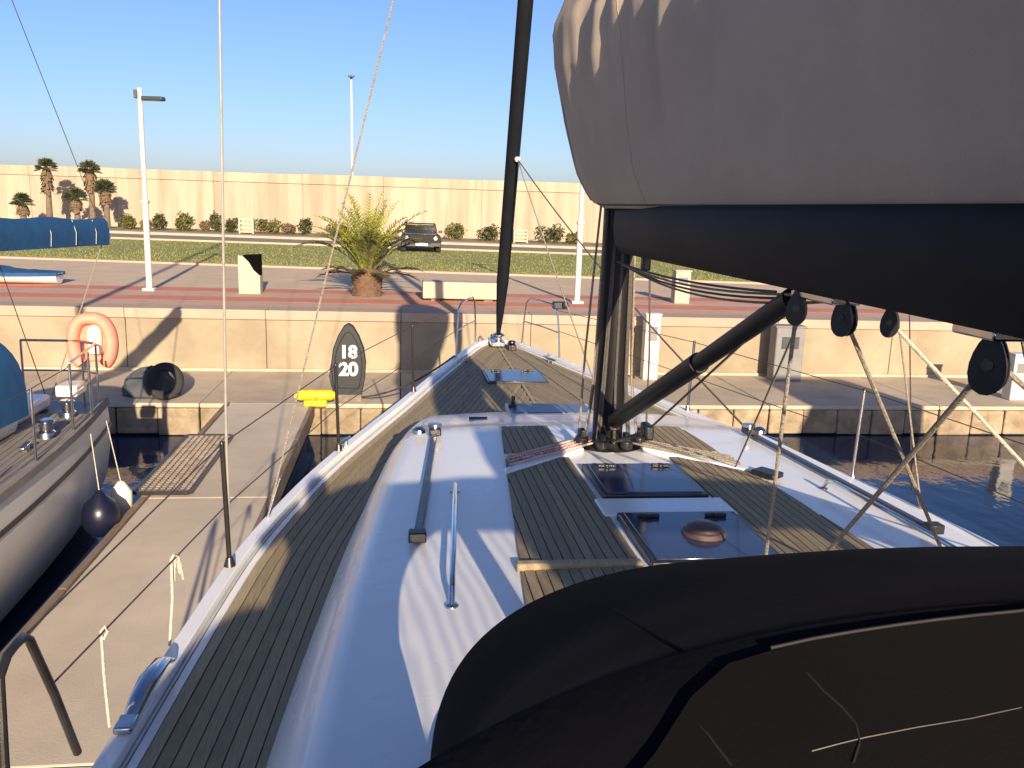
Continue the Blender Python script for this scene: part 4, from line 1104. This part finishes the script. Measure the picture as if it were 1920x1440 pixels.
# slatted concrete blocks at the wall
for px, py, lab in ((462, 409, 'pale slatted concrete block among the shrubs facing the palm'), (976, 430, 'pale slatted concrete block by the large rounded shrub')):
    Y = 52.2 - .149 * aty(px, py, 52).x; p = aty(px, py, Y); H = max(.55, p.z - PZ)
    e = empty('slatted_block', (p.x, Y, PZ), lab, 'concrete block', 'slatted concrete blocks by the sea wall')
    for sx in (-.42, .34):
        b = MB(); b.bx(p.x + sx, p.x + sx + .09, Y - .2, Y + .2, PZ, PZ + H); b.build('post', 'pale_concrete', e)
    for k in range(4):
        b = MB(); z = PZ + .08 + k * (H - .12) / 3.3; b.bx(p.x - .33, p.x + .335, Y - .16, Y + .16, z, z + .11); b.build('slat', 'pale_concrete', e)
# parked dark car seen from the front
cp = Vector((.82, 38.6, PZ + .012))
car = empty('parked_car', cp, 'small dark open-topped off-road car parked on the grass edge behind the palm', 'car')
def cb(y0, y1, prof, name, m, parent=car):
    rows = [[(cp.x + a, cp.y + y, cp.z + z) for a, z in prof] for y in (y0, y1)]
    b = MB(); b.grid(rows, close=True); n = len(prof); b.add(rows[0], [tuple(range(n))]); b.add(rows[1], [tuple(range(n))])
    return b.build(name, m, parent, bevel=.03)
cb(-1.6, 1.7, [(-.82, .30), (-.86, .50), (-.80, .74), (.80, .74), (.86, .50), (.82, .30)], 'body', 'car_paint')
cb(-1.75, -1.605, [(-.80, .28), (-.80, .42), (.80, .42), (.80, .28)], 'bumper', 'black_plastic')
cb(-.62, -.55, [(-.70, .745), (-.60, 1.14), (.60, 1.14), (.70, .745)], 'windscreen', 'car_glass')
for sx in (-1, 1):
    b = MB(); b.tube([(cp.x + sx * .70, cp.y - .6, cp.z + .74), (cp.x + sx * .61, cp.y - .58, cp.z + 1.16), (cp.x + sx * .61, cp.y + .6, cp.z + 1.18), (cp.x + sx * .68, cp.y + .75, cp.z + .74)], .03, 8); b.build('roll_bar', 'car_paint', car)
    b = MB(); b.lathe((cp.x + sx * .60, cp.y - 1.62, cp.z + .60), [(.0, -.03), (.08, -.02), (.09, .03)], 14, 'Y'); b.build('headlight', 'lamp_glass', car)
    b = MB(); b.box((cp.x + sx * .84, cp.y - .5, cp.z + .86), (.16, .06, .11)); b.build('mirror', 'black_plastic', car, bevel=.02)
    for yy in (-1.15, 1.15):
        b = MB(); b.lathe((cp.x + sx * .74, cp.y + yy, cp.z + .32), [(.16, -.11), (.29, -.11), (.32, -.06), (.32, .06), (.29, .11), (.16, .11)], 20, 'X'); wh = b.build('wheel', 'rubber', car)
        b = MB(); b.lathe((cp.x + sx * .74, cp.y + yy, cp.z + .32), [(.03, -.09), (.155, -.10), (.155, .10), (.03, .09)], 14, 'X'); b.build('rim', 'steel', wh)
for sx in (-.32, .32):
    b = MB(); b.box((cp.x + sx, cp.y + .1, cp.z + .82), (.42, .14, .5)); b.build('seat', 'cloth_dark', car, bevel=.05)
b = MB(); b.box((cp.x + .02, cp.y + .0, cp.z + 1.18), (1.2, 1.1, .04)); b.build('roof', 'cloth_dark', car, bevel=.02)
b = MB(); b.box((cp.x + .02, cp.y - 1.76, cp.z + .36), (.50, .02, .12)); b.build('number_plate', 'sign_white', car)

# ------------------------------------------------------------------ neighbouring boat
NX = -4.40
nb = empty('moored_sailboat', (NX, 6.0, 0), 'older cream-hulled sailboat with grey teak deck and blue covers moored stern to the quay', 'sailing boat')
NB = catmull([(-4, .3), (-2, 1.0), (1, 1.45), (4, 1.54), (6.5, 1.53), (8.2, 1.44), (9.6, 1.27)])
rows = []
nys = list(np.arange(-4, 9.61, .4))
for y in nys:
    hb = NB(y)
    prof = [(.985, 1.32), (1.0, 1.12), (1.0, .85), (.97, .55), (.88, .25), (.70, -.05), (.35, -.35)]
    rake = lambda z: (.10 * (1.3 - z) if y > 9.5 else 0)
    rows.append([(NX - hb * f, y - rake(z), z) for f, z in prof] + [(NX + hb * f, y - rake(z), z) for f, z in prof][::-1])
b = MB(); b.grid(rows); b.add(rows[0], [tuple(range(14))]); b.add(rows[-1], [tuple(range(14))]); b.build('hull', 'old_hull', nb, smooth=50)
def nsw(o0, o1, z0, z1, name, m, sides=(-1, 1)):
    for sd in sides:
        rr = []
        for y in nys:
            a, c_ = NB(y) - o0, NB(y) - o1
            rr.append([(NX + sd * a, y, z0), (NX + sd * a, y, z1), (NX + sd * c_, y, z1), (NX + sd * c_, y, z0)])
        b = MB(); b.grid(rr, close=True); b.add(rr[0], [(0, 1, 2, 3)]); b.add(rr[-1], [(0, 1, 2, 3)]); b.build(name, m, nb, smooth=40)
nsw(-.012, .02, 1.06, 1.10, 'rub_strake', 'stripe_black')
nsw(-.005, .06, 1.30, 1.37, 'toe_rail', 'old_teak')
b = MB(); b.grid([[(NX - NB(y) + .05, y, 1.325), (NX + NB(y) - .05, y, 1.325)] for y in nys]); b.build('deck', 'stripe_black', nb)
k = 0
while k < 9:
    for sd in (1,):
        o0 = .07 + k * .062
        rr = []
        for y in np.arange(0, 9.5, .5):
            a = NB(y) - o0; c_ = a - .055
            rr.append([(NX + sd * a, y, 1.326), (NX + sd * a, y, 1.334), (NX + sd * c_, y, 1.334), (NX + sd * c_, y, 1.326)])
        b = MB(); b.grid(rr, close=True); b.add(rr[0], [(0, 1, 2, 3)]); b.add(rr[-1], [(0, 1, 2, 3)]); b.build('deck_plank', 'old_teak', nb, smooth=0)
    k += 1
b = MB(); b.bx(NX - .80, NX + .92, 2.0, 8.3, 1.33, 1.62); b.build('cabin', 'gelcoat', nb, bevel=.10)
b = MB(); b.bx(NX - .80, NX + .80, 8.32, 9.3, 1.33, 1.48); b.build('lazarette', 'gelcoat', nb, bevel=.04)
b = MB(); b.add([(NX + .45, 7.2, 1.62), (NX + .86, 7.2, 1.63), (NX + .86, 7.9, 1.63), (NX + .45, 7.9, 1.62), (NX + .45, 7.25, 1.72), (NX + .80, 7.25, 1.66), (NX + .80, 7.85, 1.66), (NX + .45, 7.85, 1.72)], [(3, 2, 1, 0), (4, 5, 6, 7), (0, 1, 5, 4), (1, 2, 6, 5), (2, 3, 7, 6), (3, 0, 4, 7)])
b.build('deck_hatch', 'hatch_pale', nb, bevel=.01)
# blue sprayhood
rows = []
for y, w_, z in ((7.35, .86, 2.22), (7.8, .92, 2.36), (8.25, .95, 2.34)):
    rows.append([(NX + .05 + w_ * math.copysign(abs(math.sin(q)) ** .7, math.sin(q)), y, 1.5 + (z - 1.5) * abs(math.cos(q)) ** .6) for q in np.linspace(-math.pi / 2, math.pi / 2, 24)])
b = MB(); b.grid(rows); b.add(rows[0], [tuple(range(24))]); b.build('sprayhood', 'blue_canvas', nb, smooth=60)
# mast, boom with blue cover
b = MB(); b.tube([(NX, 4.6, 1.6), (NX, 4.6, 12.5)], .07, 14); b.build('mast', 'rail_metal', nb)
ba, be = Vector((NX + .02, 4.8, 3.10)), Vector((-3.36, 10.5, 3.06))
b = MB(); b.tube([ba, be + (be - ba).normalized() * .06], .045, 10); b.build('boom', 'rail_metal', nb)
rows = []
for i in range(29):
    t = i / 28; p = ba.lerp(be, t); hw = .055 + .006 * math.sin(t * 40); hh = .25 + .06 * (1 - t) + .012 * math.sin(t * 33) + .01 * noise.noise(Vector((t * 9, 0, 0)))
    sv = Vector(((be - ba).y, -(be - ba).x, 0)).normalized()
    rows.append([p + sv * (hw * a) + Vector((0, 0, zz)) for a, zz in ((-.8, -.10), (-.9, -.02), (-1, .05), (-.7, hh * .6), (0, hh - .06), (.7, hh * .6), (1, .05), (.9, -.02), (.8, -.10))])
b = MB(); b.grid(rows, close=True); b.add(rows[0], [tuple(range(9))]); b.add(rows[-1], [tuple(range(9))]); bc = b.build('boom_cover', 'blue_canvas', nb, smooth=50)
for t in (.80, .88, .95):
    p = ba.lerp(be, t); sv = Vector(((be - ba).y, -(be - ba).x, 0)).normalized()
    b = MB(); b.tube([p + sv * .050 + Vector((0, 0, -.08)), p + sv * .060 + Vector((0, 0, .05)), p + sv * .02 + Vector((0, 0, .18))], .004, 5); b.build('tie', 'rope_white', bc)
b = MB(); b.tube([be + Vector((0, 0, 0)), (NX, 4.7, 12.2)], .004, 5); b.build('topping_lift', 'wire', nb)
for xx in (-3.72, -5.0):
    b = MB(); b.tube([(xx, 9.5, 1.36), (NX, 4.7, 12.4)], .005, 5); b.build('backstay', 'wire', nb)
b = MB(); b.tube([be, (-3.55, 9.2, 1.48)], .008, 6); b.build('mainsheet', 'rope_beige', nb)
# stern rail
sr = [(NX + 1.40, 8.2, 0), (NX + 1.25, 9.35, 0), (NX + 1.05, 9.52, 0), (NX + .45, 9.52, 0)]
b = MB(); b.tube([Vector(p) + Vector((0, 0, 2.00)) for p in sr], .013, 8); sp = b.build('stern_rail', 'steel', nb)
b = MB(); b.tube([Vector(p) + Vector((0, 0, 1.68)) for p in sr], .010, 8); b.build('mid_rail', 'steel', sp)
for p in sr + [(NX + 1.36, 8.8, 0)]:
    b = MB(); b.tube([(p[0], p[1], 1.33), (p[0], p[1], 2.0)], .012, 8); b.build('post', 'steel', sp)
b = MB(); b.tube([Vector((NX + 1.5, 5.0, 1.36)), Vector((NX + 1.5, 5.0, 1.98))], .012, 8); b.build('stanchion', 'steel', nb)
b = MB(); b.tube([Vector((NX + 1.46, 7.2, 1.36)), Vector((NX + 1.46, 7.2, 1.98))], .012, 8); b.build('stanchion', 'steel', nb)
for z in (1.97, 1.68):
    b = MB(); b.tube([(NX + 1.5, 5.0, z), (NX + 1.46, 7.2, z), (NX + 1.40, 8.2, z)], .004, 6); b.build('lifeline', 'wire', nb)
for (xx, yy) in ((NX + 1.1, 8.9), (NX + .55, 8.75), (NX + 1.2, 8.1)):
    b = MB(); b.lathe((xx, yy, 1.33), [(.09, 0), (.08, .05), (.055, .07), (.055, .13), (.075, .15), (.06, .17)], 14); b.build('winch', 'steel', nb)
for (xx, yy, rz_) in ((NX + 1.02, 9.2, .3), (NX + 1.22, 7.6, .1)):
    b = MB(); b.box((xx, yy, 1.385), (.05, .22, .03), rz=rz_); b.box((xx, yy, 1.355), (.05, .08, .05), rz=rz_); b.build('cleat', 'steel', nb, bevel=.008)
b = MB(); b.bx(NX + .95, NX + 1.16, 9.0, 9.3, 1.50, 1.62); b.build('rail_box', 'white_paint', nb, bevel=.02)
# horseshoe lifebuoy hung on the stern rail
lb = empty('lifebuoy', (NX + 1.15, 9.62, 1.70), 'orange horseshoe lifebuoy with white light hanging on the stern rail of the cream boat', 'lifebuoy')
pts = []
for q in np.linspace(R(-62), R(242), 22): pts.append((NX + 1.14 + .195 * math.copysign(abs(math.cos(q)) ** .7, math.cos(q)), 9.60, 1.97 + .26 * math.sin(q)))
b = MB(); b.bx(NX + .99, NX + 1.29, 9.61, 9.66, 1.76, 2.16); b.build('cover', 'orange_foam', lb, bevel=.02)
b = MB(); b.tube(pts, .095, 12, ell=.7); b.build('float', 'orange_foam', lb, smooth=60)
b = MB(); b.lathe((NX + 1.17, 9.585, 1.84), [(.02, 0), (.075, .02), (.075, .26), (.045, .31), (.0, .33)], 14); b.build('light', 'pale_plastic', lb)
# fenders between the cream boat and the pier
f = empty('ball_fender', (-2.78, 8.05, .30), 'round navy fender between the cream hull and the pier', 'fender')
b = MB(); b.lathe((-2.76, 8.05, .58), [(0, -.19), (.07, -.18), (.135, -.13), (.165, -.05), (.165, .05), (.135, .13), (.06, .20), (.03, .25), (0, .26)], 20); b.build('ball', 'navy_rubber', f, smooth=60)
MB().tube([(-2.76, 8.05, .83), (-2.82, 8.1, 1.36)], .005, 6).build('lanyard', 'rope_white', f)
f = empty('boat_fender', (-2.74, 8.75, .30), 'pale cream cylinder fender next to the round navy fender', 'fender')
b = MB(); b.lathe((-2.74, 8.6, .36), [(0, 0), (.06, .01), (.10, .06), (.10, .28), (.06, .34), (.03, .38), (0, .39)], 18); b.build('body', 'pale_plastic', f, smooth=60)
MB().tube([(-2.74, 8.6, .74), (-2.84, 8.6, 1.36)], .005, 6).build('lanyard', 'rope_white', f)
# added motor cruiser to starboard, out of view, to shade the lower quay
mc = empty('shadow_cruiser', (9.0, 1.0, 0), 'added out-of-view white motor cruiser with a tall cabin that shades the lower quay', 'added shadow caster')
MBm = catmull([(-6, 1.6), (0, 1.75), (4, 1.55), (6.5, .9), (7.9, .05)])
rows = []
for y in np.arange(-6, 7.91, .5):
    hb = MBm(y); rows.append([(9.0 - hb * f, y, z) for f, z in ((1, 1.5), (.98, .9), (.9, .2), (.5, -.4))] + [(9.0 + hb * f, y, z) for f, z in ((.5, -.4), (.9, .2), (.98, .9), (1, 1.5))])
b = MB(); b.grid(rows); b.add(rows[0], [tuple(range(8))]); b.add(rows[-1], [tuple(range(8))]); b.grid([[r[0], r[-1]] for r in rows]); b.build('hull', 'gelcoat', mc, smooth=50)
b = MB(); b.add([(7.7, -3.5, 1.5), (10.3, -3.5, 1.5), (10.1, 4.6, 1.5), (7.9, 4.6, 1.5), (7.9, -3.3, 2.7), (10.1, -3.3, 2.7), (9.9, 3.4, 2.7), (8.1, 3.4, 2.7)], [(3, 2, 1, 0), (4, 5, 6, 7), (0, 1, 5, 4), (1, 2, 6, 5), (2, 3, 7, 6), (3, 0, 4, 7)]); b.build('cabin', 'gelcoat', mc, bevel=.08)
b = MB(); b.add([(7.95, -3.0, 2.71), (10.05, -3.0, 2.71), (9.8, 2.6, 2.71), (8.2, 2.6, 2.71), (8.0, -2.8, 4.55), (9.9, -2.8, 4.55), (9.8, 2.0, 4.55), (8.05, 2.0, 4.55)], [(3, 2, 1, 0), (4, 5, 6, 7), (0, 1, 5, 4), (1, 2, 6, 5), (2, 3, 7, 6), (3, 0, 4, 7)]); b.build('flybridge', 'gelcoat', mc, bevel=.08)
for sd in (-1, 1):
    b = MB(); b.add([(9 + sd * 1.225, -2.6, 2.0), (9 + sd * 1.06, 3.3, 2.0), (9 + sd * 1.0, 2.9, 2.5), (9 + sd * 1.15, -2.5, 2.5)], [(0, 1, 2, 3)]); b.build('window', 'car_glass', mc)
# dinghy with blue cover on the promenade
dg = empty('covered_dinghy', (-8.35, 19.9, PZ), 'small dinghy under a blue cover resting on the promenade', 'dinghy')
rows = []
for t in np.linspace(0, 1, 12):
    xx = -9.9 + 2.55 * t; wd = .55 * math.sin(math.pi * min(1, (1 - t) * .8 + .08)) ** .6
    rows.append([(xx, 19.9 + wd * a, PZ + z) for a, z in ((-1, .24), (-.85, .10), (-.3, .02), (.3, .02), (.85, .10), (1, .24))])
b = MB(); b.grid(rows); b.add(rows[0], [tuple(range(6))]); b.add(rows[-1], [tuple(range(6))]); b.build('hull', 'gelcoat', dg, smooth=50)
rows = []
for t in np.linspace(0, 1, 16):
    xx = -9.92 + 2.6 * t; wd = .58 * math.sin(math.pi * min(1, (1 - t) * .8 + .08)) ** .6; hh = .52 - .28 * t + .03 * math.sin(t * 25)
    rows.append([(xx, 19.9 + wd * a, PZ + z) for a, z in ((-1.02, .20), (-1, .27), (-.5, hh * .85), (0, hh), (.5, hh * .85), (1, .27), (1.02, .20))])
b = MB(); b.grid(rows); b.add(rows[0], [tuple(range(7))]); b.add(rows[-1], [tuple(range(7))]); b.build('cover', 'blue_canvas', dg, smooth=50)

# ------------------------------------------------------------------ the person who stands behind the sprayhood
def person():
    X0, Y0, Z0 = .06, -.50, 1.80
    J = {'pel': (0, 0, .93, .15, .11), 'wai': (0, 0, 1.10, .14, .10), 'che': (0, .01, 1.32, .18, .12), 'nec': (0, .01, 1.50, .065, .065), 'hea': (0, .04, 1.60, .09, .10), 'cro': (0, .03, 1.74, .085, .095),
         'sl': (-.18, .01, 1.43, .062, .062), 'el': (-.34, .10, 1.30, .05, .05), 'wl': (-.20, .26, 1.42, .035, .035), 'pl': (-.14, .30, 1.47, .035, .02),
         'sr': (.18, .01, 1.43, .062, .062), 'er': (.32, .10, 1.28, .05, .05), 'wr': (.20, .26, 1.42, .035, .035), 'pr': (.14, .30, 1.47, .035, .02),
         'hl': (-.10, 0, .88, .09, .09), 'kl': (-.12, .03, .50, .06, .06), 'al': (-.13, 0, .09, .042, .042), 'fl': (-.14, .15, .03, .04, .03),
         'hr': (.10, 0, .88, .09, .09), 'kr': (.12, .03, .50, .06, .06), 'ar': (.13, 0, .09, .042, .042), 'fr': (.14, .15, .03, .04, .03)}
    Ed = [('pel', 'wai'), ('wai', 'che'), ('che', 'nec'), ('nec', 'hea'), ('hea', 'cro'), ('che', 'sl'), ('sl', 'el'), ('el', 'wl'), ('wl', 'pl'), ('che', 'sr'), ('sr', 'er'), ('er', 'wr'), ('wr', 'pr'),
          ('pel', 'hl'), ('hl', 'kl'), ('kl', 'al'), ('al', 'fl'), ('pel', 'hr'), ('hr', 'kr'), ('kr', 'ar'), ('ar', 'fr')]
    ks = list(J); me = bpy.data.meshes.new('person')
    me.from_pydata([J[k][:3] for k in ks], [(ks.index(a), ks.index(c_)) for a, c_ in Ed], [])
    o = bpy.data.objects.new('person', me); link(o, (X0, Y0, Z0))
    o.modifiers.new('skin', 'SKIN')
    for i, k in enumerate(ks):
        sv = me.skin_vertices[0].data[i]; sv.radius = J[k][3:]; sv.use_root = (k == 'pel')
    sb = o.modifiers.new('sub', 'SUBSURF'); sb.levels = 1; sb.render_levels = 2
    me.materials.append(M['cloth_dark'])
    tag(o, 'person in dark clothes standing on the yacht behind the sprayhood with both hands raised', 'person')
person()
